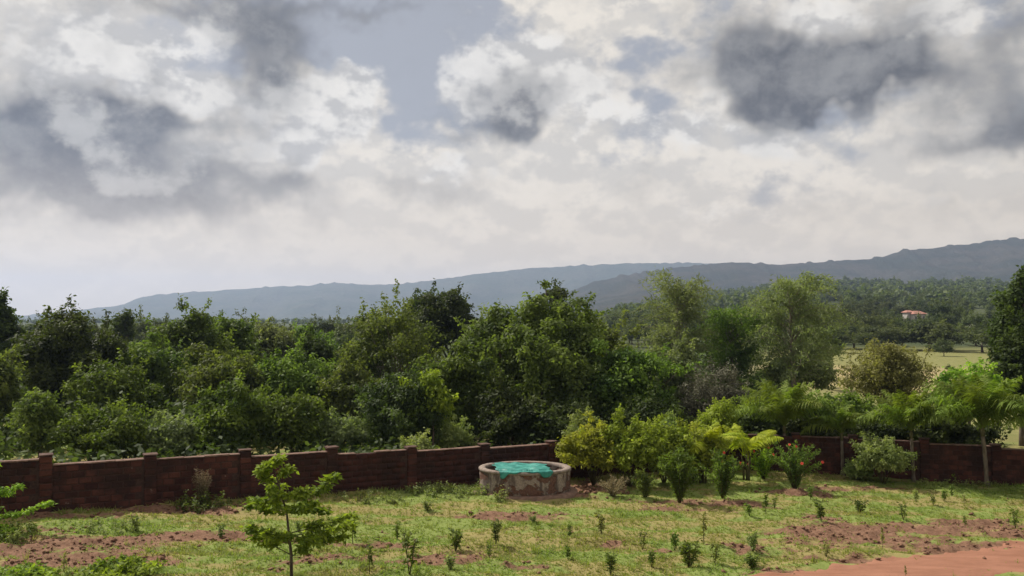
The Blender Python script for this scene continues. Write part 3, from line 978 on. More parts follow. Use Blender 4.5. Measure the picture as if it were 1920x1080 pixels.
tree('vine_covered_bush', 'dark domed bush under hanging vines behind the fifth wall pillar', 752, 698, 858, 84, 44, 'dark', G_FRONT, 'bush', leaf=.17, cover=1.6, clump=.62, trunk_r=.08)
tree('vine_covered_bush', 'drooping bright green spray on the right side of the dark domed bush', 812, 712, 800, 40, 43.2, 'fresh', G_FRONT, 'bush', leaf=.18, cover=.8, clump=.4, hollow=.2, droop=.6, trunk_r=.05)
tree('bush', 'straggly pale bush behind the wall between fifth and sixth pillars', 838, 800, 862, 46, 44.5, 'weed', G_FRONT, 'bush', leaf=.16, cover=.9, clump=.4, trunk_r=.04)
tree('bush', 'small light green bush peeping over the wall at the fifth pillar', 778, 826, 862, 28, 38.4, 'weed', G_FRONT, 'bush', leaf=.13, cover=1.2, clump=.3, trunk_r=.03)
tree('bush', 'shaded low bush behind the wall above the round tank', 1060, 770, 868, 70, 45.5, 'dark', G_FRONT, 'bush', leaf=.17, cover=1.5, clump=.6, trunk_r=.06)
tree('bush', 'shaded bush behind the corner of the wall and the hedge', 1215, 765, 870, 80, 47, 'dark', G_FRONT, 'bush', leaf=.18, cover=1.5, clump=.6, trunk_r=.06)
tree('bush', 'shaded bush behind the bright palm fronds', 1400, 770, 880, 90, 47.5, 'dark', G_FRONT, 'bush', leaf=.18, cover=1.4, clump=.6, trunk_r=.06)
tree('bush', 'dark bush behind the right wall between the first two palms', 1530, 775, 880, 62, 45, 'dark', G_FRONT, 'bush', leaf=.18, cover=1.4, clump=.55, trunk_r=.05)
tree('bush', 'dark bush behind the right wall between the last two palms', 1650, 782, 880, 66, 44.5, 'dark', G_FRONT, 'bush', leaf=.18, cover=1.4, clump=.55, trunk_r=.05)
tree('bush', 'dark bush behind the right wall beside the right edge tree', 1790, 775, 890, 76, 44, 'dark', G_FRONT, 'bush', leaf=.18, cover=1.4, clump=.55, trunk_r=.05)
# --- the right side
tree('small_olive_tree', 'thin leaved olive tree with dark forked stems standing before the dry field', 1664, 622, 800, 98, 56, 'dry', 'trees near the dry field', leaf=.19, wid=.42, cover=.55, clump=.6, hollow=.25, nlimb=40, ragged=.7, trunk_r=.14, fork=.15)
tree('evergreen_tree', 'tall dark tree cut by the right edge of the photo', 1928, 500, 790, 72, 56, 'dark', 'trees near the dry field', leaf=.24, cover=1.6, ragged=.35, top_shape=.6)
tree('evergreen_tree', 'low dark tree at the right edge below the tall dark tree', 1912, 610, 800, 54, 53, 'dark', 'trees near the dry field', leaf=.22, cover=1.5)
tree('bush', 'bright green leafy bush in front of the dry field at right', 1816, 694, 800, 62, 50, 'fresh', 'trees near the dry field', 'bush', leaf=.2, cover=1.2, clump=.5)
tree('bush', 'green bush tree on the near edge of the dry field behind the palms', 1570, 750, 830, 70, 49, 'mid', 'trees near the dry field', 'bush', leaf=.18, cover=1.2, clump=.5)
tree('bush', 'grey green bush tree at the foot of the tall feathery tree', 1530, 612, 690, 40, 92, 'grey', 'trees near the dry field', 'bush', leaf=.26, cover=1.3)
tree('bush', 'low green bush at the left end of the dry field', 1500, 668, 735, 66, 78, 'grey', 'trees near the dry field', 'bush', leaf=.24, cover=1.4)

# --- feathery trees
def feathery(label, px, top, bot, hw, Y, seed, mat='grey', dens=1.0):
    rng = np.random.default_rng(seed); r = random.Random(seed)
    X = at(px, top, Y).x; g0 = gz1(X, Y)
    zt = at(px, top, Y).z - g0; rx = hw * Y / F
    e = empty('feathery_tree', (X, Y, g0), label=label, cat='tree', group='tall feathery trees before the hills')
    tb = TB()
    tb.tube([(0, 0, -.3), (.1, 0, zt * .3), (-.1, .1, zt * .6), (.05, 0, zt * .9)], [.2, .16, .11, .03], 7)
    P = []; T = []; ti = []
    for k in range(int(170 * dens)):
        a = r.uniform(0, 2 * math.pi); h0 = zt * r.uniform(.12, .80)
        reach = rx * (.75 + .35 * math.sin(math.pi * min(1, max(0, (h0 / zt - .05) / .8)))) * r.uniform(.35, 1.0)
        rise = min(r.uniform(.08, .30) * zt, (zt - h0) * r.uniform(.6, 1.0))
        p0 = Vector((0, 0, h0)); d = Vector((math.cos(a), math.sin(a), 0))
        pts = []
        for s in np.linspace(0, 1, 9):
            z = h0 + rise * math.sin(s * 2.0) * 1.05 - .18 * reach * s * s * s
            pts.append(p0 + d * reach * s + Vector((0, 0, z - h0)) + Vector((r.uniform(-.12, .12), r.uniform(-.12, .12), 0)))
        if k % 2 == 0:
            tb.tube(pts[::2], [.035, .028, .02, .012, .006], 4, cap=False)
        n = 74
        s = rng.uniform(.25, 1, n)
        A = np.array(pts)
        q = s * 8; i0 = np.minimum(q.astype(int), 7); f = (q - i0)[:, None]
        base = A[i0] * (1 - f) + A[i0 + 1] * f + rng.normal(size=(n, 3)) * np.array([.22, .22, .15])
        P.append(base)
        tt = np.array(d)[None] * .5 + rng.normal(size=(n, 3)) * .5 + np.array([0, 0, .1])
        T.append(tt); ti.append(np.full(n, r.random() * .6) + rng.random(n) * .4)
    P = np.concatenate(P); T = unit(np.concatenate(T)); ti = np.concatenate(ti)
    Nn = unit(rng.normal(size=P.shape) + np.array([0, 0, .6]))
    V, Q, t = leaf_arrays(P, Nn, .40, .085, ti, rng, T)
    obj('trunk', tb.mesh('trunk', BARK_PALE, True), e)
    obj('crown', mesh_np('crown', V, Q, attrs={'tint': t}, mat=LEAF[mat]), e)
feathery('left one of the two tall feathery grey green trees before the hills', 1270, 506, 700, 84, 76, 71, 'feather', .85)
feathery('right one of the two tall feathery trees, widest crown, before the hills', 1484, 510, 720, 104, 74, 72, 'feather', 1.1)
feathery('lower bright green feathery tree between the two tall feathery ones', 1372, 572, 730, 92, 78, 73, 'mid', 1.1)

# ------------------------------------------------------------------ distant trees of the plain
def far_variants(n):
    out = []
    for k in range(n):
        rng = random.Random(400 + k)
        (V, Q, t), C = make_crown(400 + k, rng.uniform(3.4, 5.0), rng.uniform(3.4, 4.6), rng.uniform(2.4, 3.6), 4.4, leaf=.42, wid=.6, cover=.9, clump=1.35, low=-.6, ragged=.4, flat=.6)
        me = mesh_np('crown', V, Q, attrs={'tint': t}, mat=LEAF['far'])
        tm = make_trunk(rng, .22, 2.0, C, 4, BARK)
        out.append((me, tm, (V, Q, t)))
    return out
FARV = far_variants(6)
def far_tree(x, y, s, k, label, group, name='distant_tree', trunk=True, zs=1.0):
    e = empty(name, (x, y, gz1(x, y) - .1), random.Random(int(x * 7 + y)).uniform(0, 6.28), label=label, cat='tree', group=group)
    e.scale = (s, s, s * zs)
    if trunk: obj('trunk', FARV[k][1], e)
    obj('crown', FARV[k][0], e)
    return e
def plain_label(px, Y):
    a = 'hazy far' if Y > 520 else 'middle distance' if Y > 340 else 'nearer'
    b = 'seen between the feathery trees' if px < 1420 else 'left of the red roofed house' if px < 1690 else 'right of the red roofed house' if px < 1850 else 'beside the tall right edge tree'
    return '%s tree of the wooded plain %s' % (a, b)
def build_far():
    r = random.Random(77)
    # row along the far edge of the dry field: read off the photo
    for (px, Y, s, k, lab) in [(1742, 205, 1.9, 0, 'dark rounded tree at the far edge of the dry field, straight under the red roof'),
                               (1772, 212, 1.5, 1, 'dark tree right of the rounded one at the far edge of the field'),
                               (1690, 214, 1.5, 2, 'brownish tree left of the rounded dark one at the field edge'),
                               (1648, 208, 1.5, 3, 'tree at the far field edge above the thin olive tree'),
                               (1840, 196, 1.6, 4, 'dark tree at the far field edge left of the tall right edge tree'),
                               (1872, 188, 1.6, 5, 'tree at the far field edge nearest the right side'),
                               (1600, 218, 1.5, 1, 'tree at the left end of the far field edge'),
                               (1550, 196, 1.3, 2, 'tree behind the feathery tree at the field edge'),
                               (1915, 190, 1.4, 0, 'tree at the far field edge hidden partly by the tall dark tree')]:
        X = (px - 960) / F * Y
        far_tree(X, Y, s * .8, k, lab, 'trees along the far edge of the dry field', zs=.62)
    # the wooded plain below the right ridge
    n = 0; pts = []
    while n < 210:
        Y = 225 + 560 * r.random() ** 1.15
        px = r.uniform(1130, 1990)
        X = (px - 960) / F * Y
        if abs(px - 1718) < 60 and 345 < Y < 392: continue
        low_house = abs(px - 1718) < 40 and Y < 372
        if any((X - a) ** 2 + (Y - b) ** 2 < (4.6 + Y * .006) ** 2 for a, b in pts): continue
        pts.append((X, Y)); n += 1
        far_tree(X, Y, r.uniform(.75, 1.25) * (.72 if low_house else 1), r.randrange(6), plain_label(px, Y), 'trees of the wooded plain', trunk=Y < 420, zs=r.uniform(.8, 1.15))
    # treetops seen between the crowns on the left skyline
    for px in range(0, 780, 27):
        Y = r.uniform(140, 250)
        px += r.uniform(-10, 10)
        far_tree((px - 960) / F * Y, Y, r.uniform(.75, .95), r.randrange(6), 'treetop far behind the thicket on the left skyline', 'far trees behind the left thicket')
    for (px, Y, sc, lab) in [(1700, 352, .42, 'small tree left in front of the red roofed house'), (1718, 350, .46, 'small tree straight in front of the red roofed house'), (1736, 353, .44, 'small tree right in front of the red roofed house')]:
        far_tree((px - 960) / F * Y, Y, sc, r.randrange(6), lab, 'trees of the wooded plain')
    # beyond: woodland that reads as one mass
    Vs = []; Qs = []; Ts = []; nn = 0
    for k in range(1500):
        Y = 560 + 900 * r.random()
        X = r.uniform(-.62, .68) * Y
        if X < .12 * Y and Y < 900: continue
        me, tm, (V, Q, t) = FARV[k % 6]
        keep = np.random.default_rng(k).random(len(Q)) < .016
        q = Q[keep]; v = V[q.ravel()].reshape(-1, 4, 3)
        c = v.mean(1, keepdims=True)
        v = c + (v - c) * 6.2
        s = r.uniform(.8, 1.3) * (1 + .0002 * Y) * (.6 if X < .12 * Y else 1)
        v = v.reshape(-1, 3) * s + np.array([X, Y, gz1(X, Y) - .2])
        Vs.append(v); Ts.append(np.repeat(t[q[:, 0]], 4))
        Qs.append(np.arange(len(v)).reshape(-1, 4) + nn); nn += len(v)
    obj('woodland', mesh_np('woodland', np.concatenate(Vs), np.concatenate(Qs), attrs={'tint': np.concatenate(Ts)}, mat=LEAF['far']), kind='stuff')
build_far()

# small bushes dotted on the dry field
for k, (px, py, s, lab) in enumerate([(1520, 712, .30, 'small dark bush on the left end of the dry field'), (1552, 712, .2, 'smaller bush right of the dark one on the dry field'),
                                      (1540, 727, .25, 'reddish brown low bush on the near edge of the dry field'), (1770, 668, .42, 'dark low bush on the far edge of the dry field'),
                                      (1781, 697, .14, 'tiny bush standing alone in the middle of the dry field')]):
    p = ground_at(px, py)
    far_tree(p.x, p.y, s, k % 6, lab, 'bushes on the dry field', 'field_bush')['category'] = 'bush'

# the shaded undergrowth that fills the thicket behind the wall
def build_undergrowth():
    rng = np.random.default_rng(9)
    n = 1300
    u = rng.uniform(-.66, .42, n); Y = 33 + 62 * rng.random(n) ** .9
    X = u * Y
    wall_y = np.where(X < 11.3, 30 + 1.5 * (X + 15.69) / 2.9, 44)
    ok = (Y > wall_y + 1.3) & ~((u > .30) & (Y > 50))
    X, Y = X[ok], Y[ok]
    h = rng.uniform(.35, 1.0, len(X)) + np.clip((Y - wall_y[ok] - 6) * .07, 0, 1.0)
    C = np.stack([X, Y, gz(X, Y) + h * .6], 1)
    R = .55 + h * .45
    P, Nn, idx = clump_leaves(rng, C, R, (R ** 2 * 78).astype(int), .5, .8)
    tint = np.clip(rng.random(len(C))[idx] * .6 + rng.random(len(idx)) * .4, 0, 1)
    V, Q, t = leaf_arrays(P, Nn, .36, .20, tint, rng, droop=.2)
    V[:, 2] = np.maximum(V[:, 2], gz(V[:, 0], V[:, 1]) + .01)
    obj('undergrowth', mesh_np('undergrowth', V, Q, attrs={'tint': t}, mat=LEAF['dark']), kind='stuff')
build_undergrowth()

# ================================================================== PLANTS OF THE YARD
def frond_mesh(seed, length, leaflets, ll, width, arch, mat, plume=.5, vee=.5):
    """one feather leaf along +X: arching midrib with leaflets on both sides"""
    rng = np.random.default_rng(seed)
    s = np.linspace(0, 1, 12)
    # the midrib climbs, then bends over
    th = arch[0] + (arch[1] - arch[0]) * s ** 1.1
    xs = np.concatenate([[0], np.cumsum(np.cos(th[:-1]))]) * length / 11
    zs = np.concatenate([[0], np.cumsum(np.sin(th[:-1]))]) * length / 11
    rib = np.stack([xs, 0 * xs, zs], 1)
    tb = TB()
    tb.tube([tuple(p) for p in rib], list(.020 * (1 - s * .85)), 5)
    n = leaflets * 2
    q = np.repeat(np.linspace(.18, .99, leaflets), 2) + rng.normal(0, .006, n)
    q = np.clip(q, .1, 1)
    k = q * 11; i0 = np.minimum(k.astype(int), 10); f = (k - i0)[:, None]
    P = rib[i0] * (1 - f) + rib[i0 + 1] * f
    tan = unit(rib[i0 + 1] - rib[i0])
    side = np.tile([1, -1], leaflets)[:, None] * np.array([[0, 1, 0]])
    upv = np.cross(tan, np.array([[0, 1, 0]])) * -1
    T = unit(side * 1.0 + tan * .65 + upv * (rng.normal(0, plume, n)[:, None] + vee))
    Nn = unit(np.cross(T, tan) * np.tile([1, -1], leaflets)[:, None] + rng.normal(size=(n, 3)) * .15)
    taper = np.sin(np.clip(q, 0, 1) ** .8 * math.pi * .86 + .25)
    # leaflet as two quads so that it droops
    L = (ll * taper * rng.uniform(.85, 1.1, n))[:, None]
    B = unit(np.cross(Nn, T)); W = width
    m1 = P + T * L * .5; m2 = P + T * L + np.array([[0, 0, -.32]]) * L
    V = np.concatenate([np.stack([P - B * W * .3, P + B * W * .3, m1 + B * W * .5, m1 - B * W * .5], 1),
                        np.stack([m1 - B * W * .5, m1 + B * W * .5, m2 + B * W * .06, m2 - B * W * .06], 1)]).reshape(-1, 3)
    Q = np.arange(len(V)).reshape(-1, 4)
    t = np.repeat(np.clip(np.tile(.25 + .5 * rng.random(n), 2), 0, 1), 4)
    tv = np.array([tuple(v) for v in tb.v])
    tq = [f_ for f_ in tb.f if len(f_) == 4]
    allV = np.concatenate([V, tv]); allQ = np.concatenate([Q, np.array(tq) + len(V)])
    return mesh_np('frond', allV, allQ, attrs={'tint': np.concatenate([t, np.full(len(tv), .6)])}, mat=LEAF[mat])

BARK_PALM = mat_bark('ringed grey palm bark', (.085, .066, .05), (.19, .155, .12))
def palm(label, px, pybase, trunk_top, Lf, nf, seed, group='small palms along the right wall', trunk_r=.09):
    r = random.Random(seed)
    b = ground_at(px, pybase)
    h = at(px, trunk_top, b.y).z - b.z
    e = empty('palm_tree', b, label=label, cat='palm', group=group)
    tb = TB()
    n = 14
    lean = (r.uniform(-.06, .06), r.uniform(-.06, .06))
    pts = [(lean[0] * t * t * h, lean[1] * t * t * h, -.15 + (h + .15) * t) for t in np.linspace(0, 1, n)]
    rad = [trunk_r * (1.5 - .8 * min(1, t * 4)) if t < .25 else trunk_r * (.88 - .1 * t) * (1.04 if i % 2 else .97) for i, t in enumerate(np.linspace(0, 1, n))]
    tb.tube(pts, rad, 10)
    obj('trunk', tb.mesh('trunk', BARK_PALM, True), e)
    tb = TB(); top = Vector(pts[-1])
    tb.tube([top - Vector((0, 0, .03)), top + Vector((0, 0, .18)), top + Vector((0, 0, .45))], [trunk_r * .8, trunk_r * .95, trunk_r * .4], 9)
    obj('crownshaft', tb.mesh('crownshaft', STEM, True), e)
    vs_ = [frond_mesh(seed * 10 + k, Lf * (.85 + .1 * k), 46, Lf * .24, .055, (1.48 - .15 * k, .75 - .42 * k), 'palm', .55, .25) for k in range(5)]
    for k in range(int(nf * 1.35)):
        o = obj('frond', vs_[k % 5], e, top + Vector((0, 0, .30)))
        o.rotation_euler = (r.uniform(-.2, .2), r.uniform(-.12, .12), k * 2.4 + r.uniform(-.3, .3))
    return e
palm('small palm at the left end of the right wall, its crown before the bare tree', 1472, 882, 812, 2.9, 22, 11)
palm('second small palm from the left, trunk left of the pale shrub', 1580, 892, 826, 1.8, 14, 12)
palm('third small palm from the left, trunk right of the pale shrub', 1713, 902, 822, 2.5, 20, 13)
palm('largest small palm, full bushy crown near the right edge', 1850, 912, 818, 3.2, 30, 14, trunk_r=.11)
palm('small palm cut off by the right edge of the photo', 1960, 915, 830, 2.6, 18, 15)

def areca(label, px, py, nf, L, seed):
    r = random.Random(seed)
    b = ground_at(px, py)
    e = empty('fern_palm', b, label=label, cat='palm', group='yellow green feather palms beside the hedge')
    vs_ = [frond_mesh(seed * 7 + k, L * (.9 + .12 * k), 40, L * .30, .055, (1.42 - .16 * k, .1 - .55 * k), 'areca', .25, .55) for k in range(3)]
    for k in range(4):
        a = k * 1.57 + r.uniform(-.4, .4); d = Vector((math.cos(a), math.sin(a), 0))
        tb = TB()
        tb.tube([d * .12 - Vector((0, 0, .1)), d * .14 + Vector((0, 0, .5)), d * .22 + Vector((0, 0, 1.1))], [.05, .042, .03], 7)
        obj('stem', tb.mesh('stem', STEM, True), e)
    for k in range(nf):
        a = 2 * math.pi * k / nf + r.uniform(-.3, .3)
        o = obj('frond', vs_[r.randrange(3)], e, (math.cos(a) * .16, math.sin(a) * .16, r.uniform(.85, 1.25)))
        o.rotation_euler = (r.uniform(-.25, .25), r.uniform(-.25, .1), a)
areca('bright yellow green feather palm right behind the hedge', 1318, 905, 12, 2.0, 21)
areca('yellow green feather palm with arching fronds left of the hibiscus bush', 1400, 900, 11, 1.9, 22)

def shrub(name, label, px, pybase, top, hw, mat, seed, group=None, leaf=.11, wid=.5, cover=1.3, clump=.3, low=-.6, gap=.25, stems=14, cat='shrub', depth=.8, **kw):
    r = random.Random(seed)
    b = ground_at(px, pybase)
    h = at(px, top, b.y).z - b.z
    rx = hw * b.y / F
    (V, Q, t), C = make_crown(seed, max(rx - clump * .4, .1), max(rx * depth - clump * .4, .1), max(h * (1 - gap) / 2 - clump * .3, .1), h * (1 + gap) / 2, leaf=leaf, wid=wid, cover=cover, clump=clump, low=low, **kw)
    V[:, 2] = np.maximum(V[:, 2], .02)
    e = empty(name, b, label=label, cat=cat, group=group)
    tb = TB()
    for k in range(stems):
        c = Vector(C[r.randrange(len(C))])
        s0 = Vector((r.uniform(-.02, .02), r.uniform(-.02, .02), -.08))
        m_ = s0.lerp(c, .5) + Vector((0, 0, .12 * h))
        tb.tube([s0, m_, c], [.022, .015, .006], 5)
    obj('stem', tb.mesh('stem', STEM, True), e)
    obj('foliage', mesh_np('foliage', V, Q, attrs={'tint': t}, mat=LEAF[mat]), e)
    return e

HG = 'bushes of the hedge right of the round tank'
shrub('hedge_bush', 'yellowest hedge bush, nearest the round water tank', 1112, 908, 788, 66, 'yellow', 31, HG, cover=.95, gap=.10, ragged=.75, clump=.26, leaf=.15, hollow=.3)
shrub('hedge_bush', 'yellow green hedge bush second from the tank', 1180, 912, 792, 66, 'hedge', 32, HG, cover=.95, gap=.10, ragged=.75, clump=.26, leaf=.15, hollow=.3)
shrub('hedge_bush', 'bright green hedge bush in the middle of the row', 1245, 908, 794, 64, 'hedge', 33, HG, cover=.95, gap=.10, ragged=.75, clump=.26, leaf=.15, hollow=.3)
shrub('hedge_bush', 'hedge bush at the right end under the palm fronds', 1300, 905, 804, 58, 'hedge', 34, HG, cover=.95, gap=.10, ragged=.75, clump=.26, leaf=.15, hollow=.3)
shrub('climbing_shrub', 'pale tufted sprigs standing above the hedge beside the wall end', 1098, 893, 776, 40, 'weed', 35, None, cover=.55, clump=.26, gap=.5, hollow=.2)
shrub('tall_shrub', 'light green sprig shrub standing above the hedge left of the feather palm', 1262, 890, 782, 24, 'weed', 36, None, cover=.7, clump=.26, gap=.45, hollow=.2)
shrub('leafy_shrub', 'green small leaved shrub behind the feather palms near the wall', 1350, 880, 752, 34, 'hedge', 37, None, cover=.9, clump=.3, gap=.35, leaf=.13)

def upright_bush(name, label, px, pybase, top, hw, mat, seed, flowers=0, nstem=26, leaf=.15, wid=.32, group=None, fcol=None, spread=1.0):
    """many stems fanning out from the base, leaves along each"""
    r = random.Random(seed); rng = np.random.default_rng(seed)
    b = ground_at(px, pybase)
    h = at(px, top, b.y).z - b.z; rx = hw * b.y / F
    e = empty(name, b, label=label, cat='bush', group=group)
    tb = TB(); P = []; T = []; tips = []
    for k in range(nstem):
        a = r.uniform(0, 6.28); sp = r.random() ** .6 * rx * spread
        hh = h * r.uniform(.6, 1.0) * (1 - .25 * (sp / rx) ** 2)
        end = Vector((math.cos(a) * sp, math.sin(a) * sp * .8, hh))
        s0 = Vector((math.cos(a) * .03, math.sin(a) * .03, -.05))
        mid = s0.lerp(end, .5) + Vector((-math.cos(a) * sp * .18, -math.sin(a) * sp * .18, hh * .08))
        tb.tube([s0, mid, end], [.018, .013, .005], 5)
        tips.append(end)
        n = 95
        s = rng.random(n) ** .8 * .88 + .12
        A, M_, E = np.array(s0), np.array(mid), np.array(end)
        q = ((1 - s) ** 2)[:, None] * A + (2 * s * (1 - s))[:, None] * (M_ * 2 - (A + E) / 2) + (s ** 2)[:, None] * E
        P.append(q + rng.normal(size=(n, 3)) * .035)
        d = np.array(end - s0); d /= np.linalg.norm(d)
        T.append(d[None] * .75 + rng.normal(size=(n, 3)) * .55)
    P = np.concatenate(P); T = np.concatenate(T)
    P[:, 2] = np.maximum(P[:, 2], .02)
    Nn = unit(rng.normal(size=P.shape) * .8 + np.array([0, 0, .5]))
    V, Q, t = leaf_arrays(P, Nn, leaf, leaf * wid, rng.random(len(P)), rng, unit(T))
    obj('stem', tb.mesh('stem', STEM, True), e)
    obj('foliage', mesh_np('foliage', V, Q, attrs={'tint': t}, mat=LEAF[mat]), e)
    if flowers:
        r.shuffle(tips)
        fr = [p for p in tips if p.y < .5][:flowers]
        for p in fr:
            o = obj('flower', FLOWER, e, p + Vector((0, -.08, .03)))
            o.rotation_euler = (r.uniform(.6, 1.5), r.uniform(-.5, .5), r.uniform(-.8, .8))
            s = r.uniform(.55, .9); o.scale = (s, s, s)
    return e
def flower_mesh():
    m, g, out = material('red petals')
    principled(g, out, g.mix(g.attr('tint'), (.50, .030, .018), (.62, .10, .06)), .6, .2)
    V = []; Q = []; t = []
    for k in range(5):
        a = 2 * math.pi * k / 5
        d = np.array([math.cos(a), math.sin(a), 0]); s = np.array([-math.sin(a), math.cos(a), 0])
        n = len(V)
        for (rr, w, z) in ((.005, .012, 0), (.05, .038, .03), (.085, .030, .03), (.10, .010, .015)):
            V += [d * rr + s * w + np.array([0, 0, z]), d * rr - s * w + np.array([0, 0, z])]
            t += [rr * 9] * 2
        Q += [(n, n + 1, n + 3, n + 2), (n + 2, n + 3, n + 5, n + 4), (n + 4, n + 5, n + 7, n + 6)]
    tb = TB(); tb.tube([(0, 0, 0), (0, 0, .1)], [.008, .006], 5)
    n = len(V)
    V += [np.array(v) for v in tb.v]; t += [1] * len(tb.v)
    Q += [tuple(n + i for i in f) for f in tb.f if len(f) == 4]
    return mesh_np('flower', np.array(V), Q, attrs={'tint': t}, smooth=True, mat=m)
FLOWER = flower_mesh()
HB = 'upright flowering bushes of the bed'
upright_bush('hibiscus_bush', 'fan shaped dark green bush with red flowers right of the bed', 1490, 918, 822, 60, 'mid', 41, 6, 34, group=HB)
upright_bush('hibiscus_bush', 'dark bush with a few red flowers between the upright bush and the fan shaped one', 1356, 935, 842, 50, 'mid', 42, 3, 30, group=HB)
upright_bush('oleander_bush', 'tall narrow dark green bush with upright leaves in front of the hedge', 1274, 942, 838, 42, 'mid', 43, 0, 34, leaf=.2, wid=.24, group=HB)
upright_bush('oleander_bush', 'small thin bush with bare stems left of the tall upright bush', 1210, 935, 878, 24, 'olive', 44, 0, 12, leaf=.13, group=HB)
upright_bush('dry_bush', 'dry straw coloured stalks beside the rubble right of the tank', 1150, 932, 890, 34, 'straw', 45, 0, 22, leaf=.10, wid=.15)
upright_bush('flowering_bush', 'low green bush with red flowers behind the fan shaped bush by the wall', 1432, 898, 836, 40, 'fresh', 46, 3, 20, group=HB)
shrub('pale_shrub', 'pale yellow green shrub between the second and third palms', 1656, 908, 824, 52, 'weed', 47, None, cover=.85, clump=.28, leaf=.12, gap=.15, hollow=.3)
shrub('pale_shrub', 'low green growth left of the pale shrub at the wall foot', 1610, 900, 868, 28, 'weed', 48, None, cover=.9, clump=.2, leaf=.09, gap=.05)
shrub('pale_shrub', 'tiny light green shrub under the right wall between the last palms', 1788, 904, 884, 11, 'fresh', 49, None, cover=.9, clump=.14, leaf=.09, gap=.2)
upright_bush('dry_weed', 'dry straw coloured weed against the wall left of the young tree', 378, 948, 872, 24, 'straw', 51, 0, 18, leaf=.08, wid=.2)
def weed_patch(name, label, px, py, rpx, rdepth, hpx, mat, seed, n=40, leaf=.1, cat='weeds', group=None):
    """an uneven patch of low sprigs, each a short stem with leaves"""
    rng = np.random.default_rng(seed)
    b = ground_at(px, py); rx = rpx * b.y / F; h = hpx * b.y / F
    e = empty(name, b, label=label, cat=cat, group=group)
    tb = TB(); P = []; T = []
    for k in range(n):
        a = rng.uniform(0, 6.28); q = rng.random() ** .5
        x, y = math.cos(a) * q * rx, math.sin(a) * q * rdepth
        z = float(gzr(b.x + x, b.y + y)) - b.z
        hh = h * rng.uniform(.35, 1.0) * (1 - .5 * q)
        tip = Vector((x + rng.normal() * .08, y + rng.normal() * .08, z + hh))
        tb.tube([(x, y, z - .04), tip], [.008, .004], 4)
        m = 16
        s_ = rng.uniform(.15, 1.05, m)[:, None]
        P.append(np.array([x, y, z]) * (1 - s_) + np.array(tip) * s_ + rng.normal(size=(m, 3)) * .03)
        an = rng.uniform(0, 6.28, m)
        T.append(np.stack([np.cos(an), np.sin(an), rng.uniform(-.1, .7, m)], 1))
    P = np.concatenate(P); T = unit(np.concatenate(T))
    V, Q, t = leaf_arrays(P, unit(rng.normal(size=P.shape) * .5 + np.array([0, 0, 1])), leaf, leaf * .5, rng.random(len(P)), rng, T, droop=.05)
    obj('stem', tb.mesh('stem', STEM, True), e, kind='stuff')
    obj('foliage', mesh_np('foliage', V, Q, attrs={'tint': t}, mat=LEAF[mat]), e)
WG = 'weeds growing along the wall foot'
weed_patch('weed_clump', 'green weed clump at the wall foot under the dry weed', 385, 952, 62, .7, 42, 'mid', 52, 60, .11, group=WG)
weed_patch('weed_clump', 'pale weed clump at the left foot of the round tank', 905, 926, 26, .5, 34, 'weed', 53, 30, .10, group=WG)
weed_patch('weed_clump', 'pale weed in front of the round tank drum', 938, 938, 16, .3, 34, 'weed', 54, 16, .10, group=WG)
weed_patch('weed_clump', 'pale weed bank along the wall left of the tank', 825, 926, 75, .8, 28, 'weed', 55, 90, .10, group=WG)
weed_patch('weed_clump', 'sparse weeds along the wall between the young tree and the weed bank', 690, 938, 70, .6, 20, 'weed', 58, 45, .09, group=WG)
weed_patch('weed_clump', 'sparse pale weeds on the lawn edge left of the light green sapling', 190, 992, 70, .8, 24, 'weed', 59, 40, .09, group=WG)
weed_patch('weed_clump', 'weeds at the left edge below the reaching branches', 20, 1005, 60, .9, 30, 'mid', 63, 50, .10, group=WG)
weed_patch('weed_clump', 'low weeds along the right wall foot near the largest palm', 1800, 912, 90, .5, 18, 'weed', 64, 50, .09, group=WG)
weed_patch('ground_creeper', 'bright green low creeper at the bottom edge left of the young tree', 225, 1076, 66, 1.2, 26, 'fresh', 56, 110, .15)
weed_patch('ground_creeper', 'bright green creeper in the bottom left corner', 25, 1090, 66, 1.2, 26, 'fresh', 57, 90, .15)

